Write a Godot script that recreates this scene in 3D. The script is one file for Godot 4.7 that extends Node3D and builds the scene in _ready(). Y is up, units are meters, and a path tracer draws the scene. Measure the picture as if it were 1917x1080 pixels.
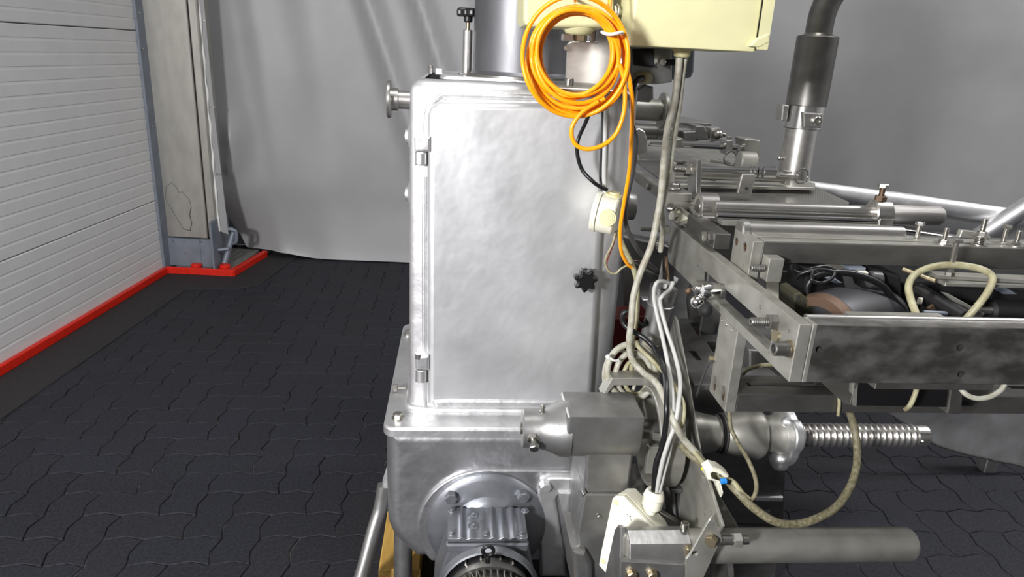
extends Node3D
# Packaging machine in a tent hall. World axes follow the machine: x along its rails, z towards the viewer, y up.

const FOCAL := 1310.0
const EYE := Vector3(0, 1.4, 0)
var look: Basis
var room: Basis
var M := {}
var meshes := {}
var used := {}

# ---------- measuring: a pixel of the 1917x1080 photo and a known plane give a point ----------
func ray(x: float, y: float) -> Vector3:
	return look * Vector3((x - 958.5) / FOCAL, -(y - 540.0) / FOCAL, -1.0)
func PZ(x: float, y: float, z: float) -> Vector3:
	var d := ray(x, y)
	return EYE + d * (z / d.z)
func PY(x: float, y: float, h: float) -> Vector3:
	var d := ray(x, y)
	return EYE + d * ((h - EYE.y) / d.y)
func PX(x: float, y: float, at: float) -> Vector3:
	var d := ray(x, y)
	return EYE + d * (at / d.x)
func mpp(p: Vector3) -> float:
	return -((look.inverse() * (p - EYE)).z) / FOCAL
func R3(r: float, h: float, d: float) -> Vector3:
	return room * Vector3(r, h, -d)

# ---------- mesh builder ----------
class MB:
	var p := PackedVector3Array()
	var n := PackedVector3Array()
	var crease := 0.75
	func tri(a: Vector3, b: Vector3, c: Vector3, na: Vector3, nb: Vector3, nc: Vector3) -> void:
		if (b - a).cross(c - a).dot(na + nb + nc) > 0.0:
			p.append_array([a, c, b]); n.append_array([na, nc, nb])
		else:
			p.append_array([a, b, c]); n.append_array([na, nb, nc])
	func quad(a: Vector3, b: Vector3, c: Vector3, d: Vector3, na: Vector3, nb: Vector3, nc: Vector3, nd: Vector3) -> void:
		tri(a, b, c, na, nb, nc); tri(a, c, d, na, nc, nd)
	func face(a: Vector3, b: Vector3, c: Vector3, d: Vector3, o: Vector3) -> void:
		quad(a, b, c, d, o, o, o, o)
	func box(c: Vector3, s: Vector3, bev := 0.002, b := Basis.IDENTITY) -> MB:
		var h := s * 0.5
		bev = minf(bev, minf(h.x, minf(h.y, h.z)) * 0.49)
		var at := func(sg: Vector3, k: int) -> Vector3:
			var v := sg * (h - Vector3.ONE * bev)
			v[k] = sg[k] * h[k]
			return c + b * v
		for k in 3:
			var i := (k + 1) % 3
			var j := (k + 2) % 3
			for s1 in [-1.0, 1.0]:
				var q := []
				for w in [[-1, -1], [1, -1], [1, 1], [-1, 1]]:
					var g := Vector3.ZERO
					g[k] = s1; g[i] = w[0]; g[j] = w[1]
					q.append(at.call(g, k))
				var o := Vector3.ZERO
				o[k] = s1
				face(q[0], q[1], q[2], q[3], b * o)
				for s2 in [-1.0, 1.0]:
					var g1 := Vector3.ZERO
					g1[k] = s1; g1[i] = s2; g1[j] = -1
					var g2 := g1
					g2[j] = 1
					var o2 := Vector3.ZERO
					o2[k] = s1; o2[i] = s2
					face(at.call(g1, k), at.call(g2, k), at.call(g2, i), at.call(g1, i), b * o2.normalized())
		for x in [-1.0, 1.0]:
			for y in [-1.0, 1.0]:
				for z in [-1.0, 1.0]:
					var g := Vector3(x, y, z)
					var o := b * g.normalized()
					tri(at.call(g, 0), at.call(g, 1), at.call(g, 2), o, o, o)
		return self
	# profile: Vector2(distance along the axis, radius)
	func lathe(a: Vector3, dir: Vector3, prof: Array, seg := 24) -> MB:
		var w := dir.normalized()
		var u := w.cross(Vector3.UP if absf(w.y) < 0.9 else Vector3.RIGHT).normalized()
		var v := w.cross(u)
		var ns := []
		for i in prof.size() - 1:
			var t: Vector2 = prof[i + 1] - prof[i]
			ns.append(Vector2(-t.y, t.x).normalized() if t.length() > 1e-9 else Vector2(0, 1))
		var up := []
		var dn := []
		for i in ns.size():
			up.append(ns[i]); dn.append(ns[i])
		for i in ns.size() - 1:
			if ns[i].dot(ns[i + 1]) > 0.77:
				var m: Vector2 = (ns[i] + ns[i + 1]).normalized()
				dn[i] = m; up[i + 1] = m
		for i in ns.size():
			var p0: Vector2 = prof[i]
			var p1: Vector2 = prof[i + 1]
			for k in seg:
				var a0 := TAU * k / seg
				var a1 := TAU * (k + 1) / seg
				var d0 := u * cos(a0) + v * sin(a0)
				var d1 := u * cos(a1) + v * sin(a1)
				var A := a + w * p0.x + d0 * p0.y
				var B := a + w * p0.x + d1 * p0.y
				var C := a + w * p1.x + d1 * p1.y
				var D := a + w * p1.x + d0 * p1.y
				var nA: Vector3 = w * up[i].x + d0 * up[i].y
				var nB: Vector3 = w * up[i].x + d1 * up[i].y
				var nC: Vector3 = w * dn[i].x + d1 * dn[i].y
				var nD: Vector3 = w * dn[i].x + d0 * dn[i].y
				if p0.y > 1e-7: tri(A, B, C, nA, nB, nC)
				if p1.y > 1e-7: tri(A, C, D, nA, nC, nD)
		return self
	func rod(a: Vector3, b: Vector3, r: float, ch := 0.001, seg := 20, r2 := -1.0) -> MB:
		var L := a.distance_to(b)
		if r2 < 0.0: r2 = r
		return lathe(a, b - a, [Vector2(0, 0), Vector2(0, r - ch), Vector2(ch, r), Vector2(L - ch, r2), Vector2(L, r2 - ch), Vector2(L, 0)], seg)
	func ball(c: Vector3, r: float, seg := 20, squash := 1.0) -> MB:
		var pr := []
		for i in 13:
			var t := PI * i / 12.0
			pr.append(Vector2(-cos(t) * r * squash, sin(t) * r))
		return lathe(c, Vector3.UP, pr, seg)
	func tube(pts: Array, r: float, seg := 10, closed := false, sub := 6, smooth := true) -> MB:
		var q := []
		var m := pts.size()
		if smooth:
			for i in (m if closed else m - 1):
				var p0: Vector3 = pts[(i - 1 + m) % m] if closed or i > 0 else pts[0]
				var p1: Vector3 = pts[i]
				var p2: Vector3 = pts[(i + 1) % m]
				var p3: Vector3 = pts[(i + 2) % m] if closed or i + 2 < m else p2
				for k in sub:
					var t := float(k) / sub
					q.append(0.5 * (2.0 * p1 + (p2 - p0) * t + (2.0 * p0 - 5.0 * p1 + 4.0 * p2 - p3) * t * t + (3.0 * p1 - p0 - 3.0 * p2 + p3) * t * t * t))
			if not closed: q.append(pts[m - 1])
		else:
			q = pts.duplicate()
		var cnt := q.size()
		var rings := []
		var dirs := []
		var u := Vector3.ZERO
		for i in cnt:
			var t: Vector3
			if closed: t = q[(i + 1) % cnt] - q[(i - 1 + cnt) % cnt]
			else: t = q[mini(i + 1, cnt - 1)] - q[maxi(i - 1, 0)]
			t = t.normalized()
			if u == Vector3.ZERO: u = t.cross(Vector3.UP if absf(t.y) < 0.9 else Vector3.RIGHT)
			u = (u - t * u.dot(t)).normalized()
			var v := t.cross(u)
			var ring := []
			for k in seg:
				var a := TAU * k / seg
				ring.append(u * cos(a) + v * sin(a))
			rings.append(ring); dirs.append(t)
		for i in (cnt if closed else cnt - 1):
			var j := (i + 1) % cnt
			for k in seg:
				var l := (k + 1) % seg
				var a0: Vector3 = rings[i][k]
				var a1: Vector3 = rings[i][l]
				var b0: Vector3 = rings[j][k]
				var b1: Vector3 = rings[j][l]
				quad(q[i] + a0 * r, q[i] + a1 * r, q[j] + b1 * r, q[j] + b0 * r, a0, a1, b1, b0)
		if not closed:
			for k in seg:
				var l := (k + 1) % seg
				tri(q[0], q[0] + rings[0][k] * r, q[0] + rings[0][l] * r, -dirs[0], -dirs[0], -dirs[0])
				var e := cnt - 1
				tri(q[e], q[e] + rings[e][k] * r, q[e] + rings[e][l] * r, dirs[e], dirs[e], dirs[e])
		return self
	# polygon in the xy plane of xf, extruded 0..depth along its z, edges rounded by bev over `steps`
	func prism(poly: PackedVector2Array, xf: Transform3D, depth: float, bev := 0.002, steps := 1, back_bev := -1.0) -> MB:
		if Geometry2D.is_polygon_clockwise(poly): poly.reverse()
		if back_bev < 0.0: back_bev = minf(bev, 0.002)
		var m := poly.size()
		var en := []
		for i in m:
			var e := (poly[(i + 1) % m] - poly[i]).normalized()
			en.append(Vector2(e.y, -e.x))
		var n_in := []
		var n_out := []
		var mit := []
		for i in m:
			var a: Vector2 = en[(i - 1 + m) % m]
			var b: Vector2 = en[i]
			var s := (a + b).normalized()
			mit.append(s / maxf(0.3, s.dot(b)))
			if a.dot(b) > crease:
				n_in.append(s); n_out.append(s)
			else:
				n_in.append(a); n_out.append(b)
		var rings := []   # [inset, z, normal xy share, normal z]
		for k in steps + 1:
			var t := PI * 0.5 * k / steps
			rings.append([back_bev * (1.0 - sin(t)), back_bev * (1.0 - cos(t)), sin(t), -cos(t)])
		for k in steps + 1:
			var t := PI * 0.5 * k / steps
			rings.append([bev * (1.0 - cos(t)), depth - bev * (1.0 - sin(t)), cos(t), sin(t)])
		var P := func(i: int, r: Array) -> Vector3:
			var q: Vector2 = poly[i] - mit[i] * r[0]
			return xf * Vector3(q.x, q.y, r[1])
		for k in rings.size() - 1:
			var r0: Array = rings[k]
			var r1: Array = rings[k + 1]
			if absf(r0[1] - r1[1]) < 1e-7 and absf(r0[0] - r1[0]) < 1e-7: continue
			var f0 := Vector2(r0[2], r0[3])
			var f1 := Vector2(r1[2], r1[3])
			if steps == 1 and k != 1:
				f0 = (f0 + f1).normalized(); f1 = f0
			for i in m:
				var j := (i + 1) % m
				var a: Vector2 = n_out[i]
				var b: Vector2 = n_in[j]
				var B := xf.basis
				quad(P.call(i, r0), P.call(j, r0), P.call(j, r1), P.call(i, r1),
					(B * Vector3(a.x * f0.x, a.y * f0.x, f0.y)).normalized(), (B * Vector3(b.x * f0.x, b.y * f0.x, f0.y)).normalized(),
					(B * Vector3(b.x * f1.x, b.y * f1.x, f1.y)).normalized(), (B * Vector3(a.x * f1.x, a.y * f1.x, f1.y)).normalized())
		for e in [0, rings.size() - 1]:
			var r: Array = rings[e]
			var flatp := PackedVector2Array()
			for i in m: flatp.append(poly[i] - mit[i] * r[0])
			var idx := Geometry2D.triangulate_polygon(flatp)
			var o := (xf.basis * Vector3(0, 0, -1.0 if e == 0 else 1.0)).normalized()
			for t in range(0, idx.size(), 3):
				tri(P.call(idx[t], r), P.call(idx[t + 1], r), P.call(idx[t + 2], r), o, o, o)
		return self
	func mesh(shift := Vector3.ZERO) -> ArrayMesh:
		var a := []
		a.resize(Mesh.ARRAY_MAX)
		if shift != Vector3.ZERO:
			for i in p.size(): p[i] -= shift
		a[Mesh.ARRAY_VERTEX] = p
		a[Mesh.ARRAY_NORMAL] = n
		var m := ArrayMesh.new()
		m.add_surface_from_arrays(Mesh.PRIMITIVE_TRIANGLES, a)
		return m
	func mid() -> Vector3:
		var lo := p[0]
		var hi := p[0]
		for q in p:
			lo = lo.min(q); hi = hi.max(q)
		return (lo + hi) * 0.5

# polygons
func rrect(x0: float, y0: float, x1: float, y1: float, r: float, seg := 5) -> PackedVector2Array:
	var out := PackedVector2Array()
	for c in [[x1 - r, y1 - r, 0], [x0 + r, y1 - r, 1], [x0 + r, y0 + r, 2], [x1 - r, y0 + r, 3]]:
		for k in seg + 1:
			var a: float = PI * 0.5 * (c[2] + float(k) / seg)
			out.append(Vector2(c[0] + cos(a) * r, c[1] + sin(a) * r))
	return out
func ngon(r: float, seg: int, c := Vector2.ZERO, turn := 0.0) -> PackedVector2Array:
	var out := PackedVector2Array()
	for k in seg: out.append(c + Vector2.from_angle(TAU * k / seg + turn) * r)
	return out
# outline given in photo pixels on the plane z = zf (front face), as local xy with the transform that puts it there
func outZ(px: Array, zf: float) -> PackedVector2Array:
	var out := PackedVector2Array()
	for q in px:
		var w := PZ(q[0], q[1], zf)
		out.append(Vector2(w.x, w.y))
	return out
func xfZ(zb: float) -> Transform3D:
	return Transform3D(Basis.IDENTITY, Vector3(0, 0, zb))
# plane x = const: local x = -z, local y = y, extruded towards -x (the side seen from the left)
func outX(px: Array, x: float) -> PackedVector2Array:
	var out := PackedVector2Array()
	for q in px:
		var w := PX(q[0], q[1], x)
		out.append(Vector2(-w.z, w.y))
	return out
func xfX(xb: float) -> Transform3D:   # extrudes from xb towards -x
	return Transform3D(Basis(Vector3(0, 0, -1), Vector3(0, 1, 0), Vector3(-1, 0, 0)), Vector3(xb, 0, 0))
# plane through pt with normal nrm: [local outline, transform whose z is the normal]
func outP(px: Array, pt: Vector3, nrm: Vector3) -> Array:
	var w := nrm.normalized()
	var u := Vector3.UP.cross(w).normalized()
	var b := Basis(u, w.cross(u), w)
	var out := PackedVector2Array()
	for q in px:
		var d := ray(q[0], q[1])
		var v := b.inverse() * (EYE + d * ((pt - EYE).dot(w) / d.dot(w)) - pt)
		out.append(Vector2(v.x, v.y))
	return [out, Transform3D(b, pt)]
# plane y = const: local x = x, local y = -z, extruded upwards
func outY(px: Array, h: float) -> PackedVector2Array:
	var out := PackedVector2Array()
	for q in px:
		var w := PY(q[0], q[1], h)
		out.append(Vector2(w.x, -w.z))
	return out
func xfY(yb: float) -> Transform3D:
	return Transform3D(Basis(Vector3(1, 0, 0), Vector3(0, 0, -1), Vector3(0, 1, 0)), Vector3(0, yb, 0))

# ---------- scene tree ----------
func numbered(called: String, parent: Node) -> String:
	var k := str(parent.get_instance_id()) + called
	if not used.has(k):
		used[k] = 0
		return called
	used[k] += 1
	return "%s_%03d" % [called, used[k]]
func world_of(o: Node) -> Transform3D:
	var t := Transform3D.IDENTITY
	while o != self:
		t = (o as Node3D).transform * t
		o = o.get_parent()
	return t
func tag(o: Node3D, label: String, category: String, group := "") -> Node3D:
	o.set_meta("label", label); o.set_meta("category", category)
	if group: o.set_meta("group", group)
	return o
func thing(called: String, label: String, category: String, at: Vector3, group := "") -> Node3D:
	var o := Node3D.new()
	o.name = numbered(called, self)
	add_child(o, true)
	o.position = at
	return tag(o, label, category, group)
func part(called: String, mb: MB, mat: Material, parent: Node = null) -> MeshInstance3D:
	if parent == null: parent = self
	var c := mb.mid()
	var o := MeshInstance3D.new()
	o.mesh = mb.mesh(c)
	o.material_override = mat
	o.name = numbered(called, parent)
	parent.add_child(o, true)
	o.transform = world_of(parent).affine_inverse() * Transform3D(Basis.IDENTITY, c)
	return o
func single(called: String, mb: MB, mat: Material, label: String, category: String, group := "") -> MeshInstance3D:
	var o := part(called, mb, mat)
	tag(o, label, category, group)
	return o
func structure(o: Node) -> Node:
	o.set_meta("kind", "structure")
	return o
func shared(called: String, mesh: Mesh, mat: Material, parent: Node, at: Vector3, dir: Vector3, turn := 0.0) -> MeshInstance3D:
	var o := MeshInstance3D.new()
	o.mesh = mesh
	o.material_override = mat
	o.name = numbered(called, parent)
	parent.add_child(o, true)
	var y := dir.normalized()
	var x := y.cross(Vector3.FORWARD if absf(y.z) < 0.9 else Vector3.RIGHT).normalized()
	var b := Basis(x, y, x.cross(y)) * Basis(Vector3.UP, turn)
	o.transform = world_of(parent).affine_inverse() * Transform3D(b, at)
	return o
# a solid with holes: base mesh minus cutters
func cut(called: String, base: MB, cutters: Array, mat: Material, parent: Node) -> Node3D:
	var c := base.mid()
	var o := CSGCombiner3D.new()
	o.name = numbered(called, parent)
	parent.add_child(o, true)
	o.transform = world_of(parent).affine_inverse() * Transform3D(Basis.IDENTITY, c)
	var b := CSGMesh3D.new()
	b.mesh = base.mesh(c); b.material = mat
	b.name = "solid"
	o.add_child(b)
	for q in cutters:
		var k := CSGMesh3D.new()
		k.mesh = (q as MB).mesh(c); k.material = mat
		k.operation = CSGShape3D.OPERATION_SUBTRACTION
		k.name = "recess"
		o.add_child(k, true)
	return o

# ---------- fasteners (meshes shared by size, standing on the origin along +y) ----------
func hex_mesh(af: float, h: float, washer := 0.0) -> ArrayMesh:
	var k := "hex%.4f_%.4f_%.4f" % [af, h, washer]
	if not meshes.has(k):
		var mb := MB.new()
		var t := Transform3D(Basis(Vector3(1, 0, 0), Vector3(0, 0, -1), Vector3(0, 1, 0)), Vector3.ZERO)
		mb.prism(ngon(af / 1.732, 6), t, h, af * 0.07, 1, af * 0.02)
		mb.lathe(Vector3(0, h * 0.9, 0), Vector3.UP, [Vector2(0, af * 0.4), Vector2(h * 0.14, af * 0.38), Vector2(h * 0.14, 0)], 16)
		if washer > 0.0: mb.lathe(Vector3.ZERO, Vector3.UP, [Vector2(-0.0005, washer), Vector2(0.0016, washer), Vector2(0.0021, washer - 0.0005), Vector2(0.0021, 0)], 20)
		meshes[k] = mb.mesh()
	return meshes[k]
func bolt(parent: Node, at: Vector3, dir: Vector3, af: float, h: float, mat = null, washer := 0.0, called := "hex_bolt") -> MeshInstance3D:
	return shared(called, hex_mesh(af, h, washer), mat if mat else M.zinc, parent, at, dir, af * 977.0 + at.x * 31.0)
func socket_mesh(r: float, h: float) -> ArrayMesh:
	var k := "soc%.4f_%.4f" % [r, h]
	if not meshes.has(k):
		var mb := MB.new()
		mb.lathe(Vector3.ZERO, Vector3.UP, [Vector2(0, r), Vector2(h - r * 0.1, r), Vector2(h, r * 0.9), Vector2(h, r * 0.6)], 20)
		mb.lathe(Vector3.ZERO, Vector3.UP, [Vector2(h, r * 0.62), Vector2(h * 0.45, r * 0.55), Vector2(h * 0.4, 0)], 6)
		meshes[k] = mb.mesh()
	return meshes[k]
func socket(parent: Node, at: Vector3, dir: Vector3, r: float, h: float, mat = null) -> MeshInstance3D:
	return shared("socket_screw", socket_mesh(r, h), mat if mat else M.zinc, parent, at, dir)
func stud_mesh(r: float, L: float, pitch: float) -> ArrayMesh:
	var k := "stud%.4f_%.4f" % [r, L]
	if not meshes.has(k):
		var pr := [Vector2(0, 0), Vector2(0, r * 0.82)]
		var c := int(L / pitch)
		for i in c:
			pr.append(Vector2(L * (i + 0.25) / c, r)); pr.append(Vector2(L * (i + 0.5) / c, r)); pr.append(Vector2(L * (i + 0.9) / c, r * 0.8))
		pr.append(Vector2(L, r * 0.78)); pr.append(Vector2(L, r * 0.4)); pr.append(Vector2(L - r, r * 0.35)); pr.append(Vector2(L - r, 0))
		meshes[k] = MB.new().lathe(Vector3.ZERO, Vector3.UP, pr, 16).mesh()
	return meshes[k]
func stud(parent: Node, a: Vector3, b: Vector3, r: float, mat = null, called := "threaded_stud") -> MeshInstance3D:
	return shared(called, stud_mesh(r, snappedf(a.distance_to(b), 0.001), maxf(r * 0.45, 0.0015)), mat if mat else M.zinc, parent, a, b - a)

# ---------- materials ----------
func noise_tex(seed_: int, freq: float, octaves: int, lo: Color, hi: Color, contrast := 1.0, kind := FastNoiseLite.TYPE_SIMPLEX_SMOOTH, size := 512) -> ImageTexture:
	var f := FastNoiseLite.new()
	f.seed = seed_; f.frequency = freq; f.noise_type = kind
	f.fractal_octaves = octaves
	var im := f.get_seamless_image(size, size)
	im.convert(Image.FORMAT_RGB8)
	for y in size:
		for x in size:
			var v := clampf((im.get_pixel(x, y).r - 0.5) * contrast + 0.5, 0.0, 1.0)
			im.set_pixel(x, y, lo.lerp(hi, v))
	return ImageTexture.create_from_image(im)
func bump_tex(seed_: int, freq: float, octaves: int, strength: float, kind := FastNoiseLite.TYPE_SIMPLEX_SMOOTH, size := 512) -> ImageTexture:
	var f := FastNoiseLite.new()
	f.seed = seed_; f.frequency = freq; f.noise_type = kind
	f.fractal_octaves = octaves
	var im := f.get_seamless_image(size, size)
	im.convert(Image.FORMAT_RGBA8)
	im.bump_map_to_normal_map(strength)
	return ImageTexture.create_from_image(im)
func plain(c: Color, metal: float, rough: float) -> StandardMaterial3D:
	var m := StandardMaterial3D.new()
	m.albedo_color = c; m.metallic = metal; m.roughness = rough
	return m
func tri(m: StandardMaterial3D, scale_: Vector3, albedo = null, rough = null, normal = null, ns := 0.5) -> StandardMaterial3D:
	m.uv1_triplanar = true; m.uv1_world_triplanar = true; m.uv1_scale = scale_
	if albedo: m.albedo_texture = albedo
	if rough:
		m.roughness_texture = rough; m.roughness_texture_channel = BaseMaterial3D.TEXTURE_CHANNEL_RED
	if normal:
		m.normal_enabled = true; m.normal_texture = normal; m.normal_scale = ns
	return m
func g(v: float) -> Color:
	return Color(v, v, v)
func make_materials() -> void:
	var lumps := bump_tex(3, 0.012, 4, 6.0)
	var fine := bump_tex(5, 0.05, 3, 3.0)
	var patch := noise_tex(7, 0.008, 4, g(0.92), g(1.0), 1.2)
	var rpatch := noise_tex(9, 0.01, 4, g(0.88), g(1.0), 1.2)
	var brushed := noise_tex(11, 0.012, 3, g(0.93), g(1.0), 1.2)
	var mott := noise_tex(13, 0.008, 4, Color(0.86, 0.855, 0.84), g(1.0), 1.2)
	var dirt := noise_tex(15, 0.012, 4, Color(0.82, 0.79, 0.73), g(1.0), 1.4)
	M.silver = tri(plain(Color(0.92, 0.92, 0.92), 0.92, 0.5), Vector3.ONE * 2.2, patch, rpatch, lumps, 0.3)
	M.silver_shaded = tri(plain(Color(0.74, 0.74, 0.745), 0.92, 0.44), Vector3.ONE * 2.2, patch, rpatch, lumps, 0.3)  # housing silver darkened: the dimmer light low on the casing, put into the colour
	M.silver_door = tri(plain(Color(0.91, 0.915, 0.915), 0.8, 0.5), Vector3.ONE * 1.1, patch, rpatch, lumps, 0.12)
	M.silver_dull = tri(plain(Color(0.66, 0.66, 0.655), 0.85, 0.44), Vector3.ONE * 2.6, mott, rpatch, lumps, 0.2)
	M.gear_grey = tri(plain(Color(0.58, 0.59, 0.61), 0.8, 0.42), Vector3.ONE * 4.0, patch, rpatch, fine, 0.1)
	M.steel = tri(plain(Color(0.80, 0.79, 0.77), 0.95, 0.34), Vector3(3, 9, 3), brushed, rpatch, fine, 0.03)
	M.steel_worn = tri(plain(Color(0.675, 0.672, 0.64), 0.65, 0.45), Vector3(3, 4, 3), mott, rpatch, fine, 0.04)
	M.steel_dark = tri(plain(Color(0.52, 0.515, 0.50), 0.85, 0.42), Vector3(3, 5, 3), mott, rpatch, fine, 0.04)
	M.rail_face = tri(plain(Color(0.56, 0.555, 0.54), 0.8, 0.4), Vector3(2.2, 4, 2.2), noise_tex(17, 0.01, 5, Color(0.66, 0.65, 0.63), g(1.0), 2.0), rpatch, fine, 0.06)
	M.drum = tri(plain(Color(0.46, 0.46, 0.47), 0.8, 0.5), Vector3(8, 1.5, 8), brushed, rpatch, fine, 0.03)
	M.chrome = plain(Color(0.82, 0.82, 0.81), 1.0, 0.16)
	M.zinc = plain(Color(0.72, 0.71, 0.68), 1.0, 0.3)
	M.brass = plain(Color(0.60, 0.56, 0.46), 0.9, 0.4)
	M.bronze = tri(plain(Color(0.45, 0.38, 0.32), 0.8, 0.45), Vector3.ONE * 9.0, dirt)
	M.black = plain(Color(0.07, 0.07, 0.075), 0.0, 0.38)
	M.black_matt = plain(Color(0.055, 0.055, 0.06), 0.0, 0.7)
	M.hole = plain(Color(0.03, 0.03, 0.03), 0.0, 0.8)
	M.beige = tri(plain(Color(0.86, 0.845, 0.66), 0.0, 0.42), Vector3.ONE * 2.0, noise_tex(19, 0.006, 3, g(0.95), g(1.0), 1.5), null, fine, 0.03)
	M.cream = tri(plain(Color(0.91, 0.905, 0.84), 0.0, 0.45), Vector3.ONE * 3.0, noise_tex(21, 0.008, 3, Color(0.96, 0.95, 0.92), g(1.0), 1.2))
	M.cream_yellow = plain(Color(0.82, 0.79, 0.6), 0.0, 0.5)
	M.orange = plain(Color(1.0, 0.64, 0.05), 0.0, 0.36)
	M.cable_grey = tri(plain(Color(0.70, 0.70, 0.655), 0.0, 0.48), Vector3.ONE * 7.0, dirt)
	M.cable_light = plain(Color(0.72, 0.72, 0.7), 0.0, 0.42)
	M.cable_cream = tri(plain(Color(0.66, 0.65, 0.53), 0.0, 0.5), Vector3.ONE * 8.0, dirt)
	M.cable_dirty = tri(plain(Color(0.55, 0.53, 0.43), 0.0, 0.55), Vector3.ONE * 10.0, noise_tex(23, 0.02, 4, Color(0.62, 0.6, 0.54), g(1.0), 1.8))
	M.cable_dark = plain(Color(0.25, 0.25, 0.25), 0.0, 0.4)
	M.red_paint = tri(plain(Color(0.86, 0.14, 0.05), 0.0, 0.4), Vector3.ONE * 4.0, noise_tex(25, 0.01, 3, g(0.9), g(1.0), 1.3), null, fine, 0.05)
	M.red_dark = plain(Color(0.38, 0.06, 0.05), 0.0, 0.5)
	M.panel = tri(plain(Color(0.85, 0.85, 0.845), 0.0, 0.4), Vector3.ONE * 1.2, noise_tex(27, 0.01, 3, g(0.975), g(1.0), 1.2))
	M.galv = tri(plain(Color(0.51, 0.54, 0.58), 0.3, 0.5), Vector3.ONE * 1.5, noise_tex(29, 0.01, 3, g(0.9), g(1.0), 1.3), null, fine, 0.03)
	M.alu = tri(plain(Color(0.70, 0.69, 0.66), 0.6, 0.42), Vector3(3, 1, 3), patch, rpatch, fine, 0.05)
	M.tarp = tri(plain(Color(0.60, 0.60, 0.60), 0.0, 0.42), Vector3.ONE * 1.0, noise_tex(31, 0.006, 3, g(0.97), g(1.0), 1.2), null, bump_tex(33, 0.008, 4, 3.0), 0.1)
	M.hall = plain(Color(0.72, 0.72, 0.72), 0.0, 0.7)
	M.rope = plain(Color(0.88, 0.88, 0.86), 0.0, 0.6)
	var stone := noise_tex(35, 0.05, 4, g(0.8), g(1.0), 1.6)
	for i in 4:
		M["paver%d" % i] = tri(plain([Color(0.176, 0.181, 0.208), Color(0.171, 0.176, 0.200), Color(0.178, 0.181, 0.203), Color(0.173, 0.176, 0.196)][i], 0.0, 0.62), Vector3.ONE * 3.0, stone, null, fine, 0.35)
	for i in 4: M["paver%d" % i].metallic_specular = 0.35
	M.joint = tri(plain(g(1.0), 0.0, 0.9), Vector3.ONE * 0.8, noise_tex(37, 0.02, 4, Color(0.08, 0.08, 0.085), Color(0.45, 0.44, 0.42), 2.6))
	M.asphalt = tri(plain(Color(0.155, 0.15, 0.155), 0.0, 0.75), Vector3.ONE * 2.0, stone, null, fine, 0.5)
	M.concrete = tri(plain(Color(0.5, 0.5, 0.48), 0.1, 0.6), Vector3.ONE * 4.0, mott)
	M.wood = tri(plain(Color(0.82, 0.67, 0.36), 0.0, 0.6), Vector3(12, 12, 1.5), noise_tex(39, 0.01, 3, Color(0.86, 0.82, 0.74), g(1.0), 1.2))
	M.lamp = plain(g(0.9), 0.0, 0.5)
	M.lamp.emission_enabled = true; M.lamp.emission = Color(1.0, 0.97, 0.9); M.lamp.emission_energy_multiplier = 2.0
	M.blue = plain(Color(0.15, 0.5, 0.8), 0.0, 0.4)
	M.yellow = plain(Color(0.9, 0.85, 0.1), 0.0, 0.4)
	M.olive = plain(Color(0.27, 0.265, 0.205), 0.3, 0.5)
	M.motor = plain(Color(0.22, 0.22, 0.23), 0.3, 0.45)
	M.tinted = plain(Color(0.40, 0.32, 0.26), 0.4, 0.45)
	M.chute = tri(plain(Color(0.56, 0.565, 0.57), 0.25, 0.45), Vector3.ONE * 2.0, mott)
	M.red_wire = plain(Color(0.75, 0.2, 0.1), 0.0, 0.45)
	# perforated sheet: rows of small round holes drawn as colour and relief of the sheet
	var ps := 256
	var im := Image.create(ps, ps, false, Image.FORMAT_RGB8)
	for y in ps:
		for x in ps:
			var row := y / 32
			var fx := fposmod(float(x) + (16.0 if row % 2 else 0.0), 32.0) - 16.0
			var fy := float(y % 32) - 16.0
			im.set_pixel(x, y, g(0.4) if fx * fx + fy * fy < 81.0 else g(0.9))
	M.perforated = tri(plain(Color(0.70, 0.69, 0.66), 0.85, 0.42), Vector3.ONE * 26.0, ImageTexture.create_from_image(im))
	# knurling: crossed diagonal ridges
	var kn := Image.create(128, 128, false, Image.FORMAT_RGBA8)
	for y in 128:
		for x in 128:
			var a := absf(fposmod((x + y) / 16.0, 1.0) - 0.5) * 2.0
			var b := absf(fposmod((x - y) / 16.0, 1.0) - 0.5) * 2.0
			kn.set_pixel(x, y, g(minf(a, b)))
	kn.bump_map_to_normal_map(4.0)
	M.knurl = tri(plain(Color(0.74, 0.73, 0.71), 1.0, 0.35), Vector3.ONE * 70.0, null, null, ImageTexture.create_from_image(kn), 1.0)

func lamp(r: float, d: float, h: float, size: Vector2, energy: float, tilt_to = null, label := "", tint := Color(0.995, 0.99, 1.0)) -> void:
	var at := R3(r, h, d)
	var dir := Vector3.DOWN if tilt_to == null else ((tilt_to as Vector3) - at).normalized()
	var up := Vector3.FORWARD if absf(dir.y) > 0.95 else Vector3.UP
	var b := Basis.looking_at(dir, up)
	var t := thing("key_or_fill_lamp", label, "lamp", at)
	part("housing", MB.new().box(at - dir * 0.035, Vector3(size.x + 0.06, size.y + 0.06, 0.06), 0.01, b), M.galv, t)
	part("diffuser", MB.new().box(at, Vector3(size.x, size.y, 0.012), 0.003, b), M.lamp, t)
	part("hanger", MB.new().rod(at - dir * 0.06, Vector3(at.x - dir.x * 0.06, 3.9, at.z - dir.z * 0.06), 0.012), M.galv, t)
	var l := AreaLight3D.new()
	l.name = "glow"
	l.area_size = size
	l.light_energy = energy
	l.light_color = tint
	l.area_range = 14.0
	l.area_attenuation = 2.0
	l.shadow_enabled = true
	t.add_child(l)
	l.transform = Transform3D(b, dir * 0.02)

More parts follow.
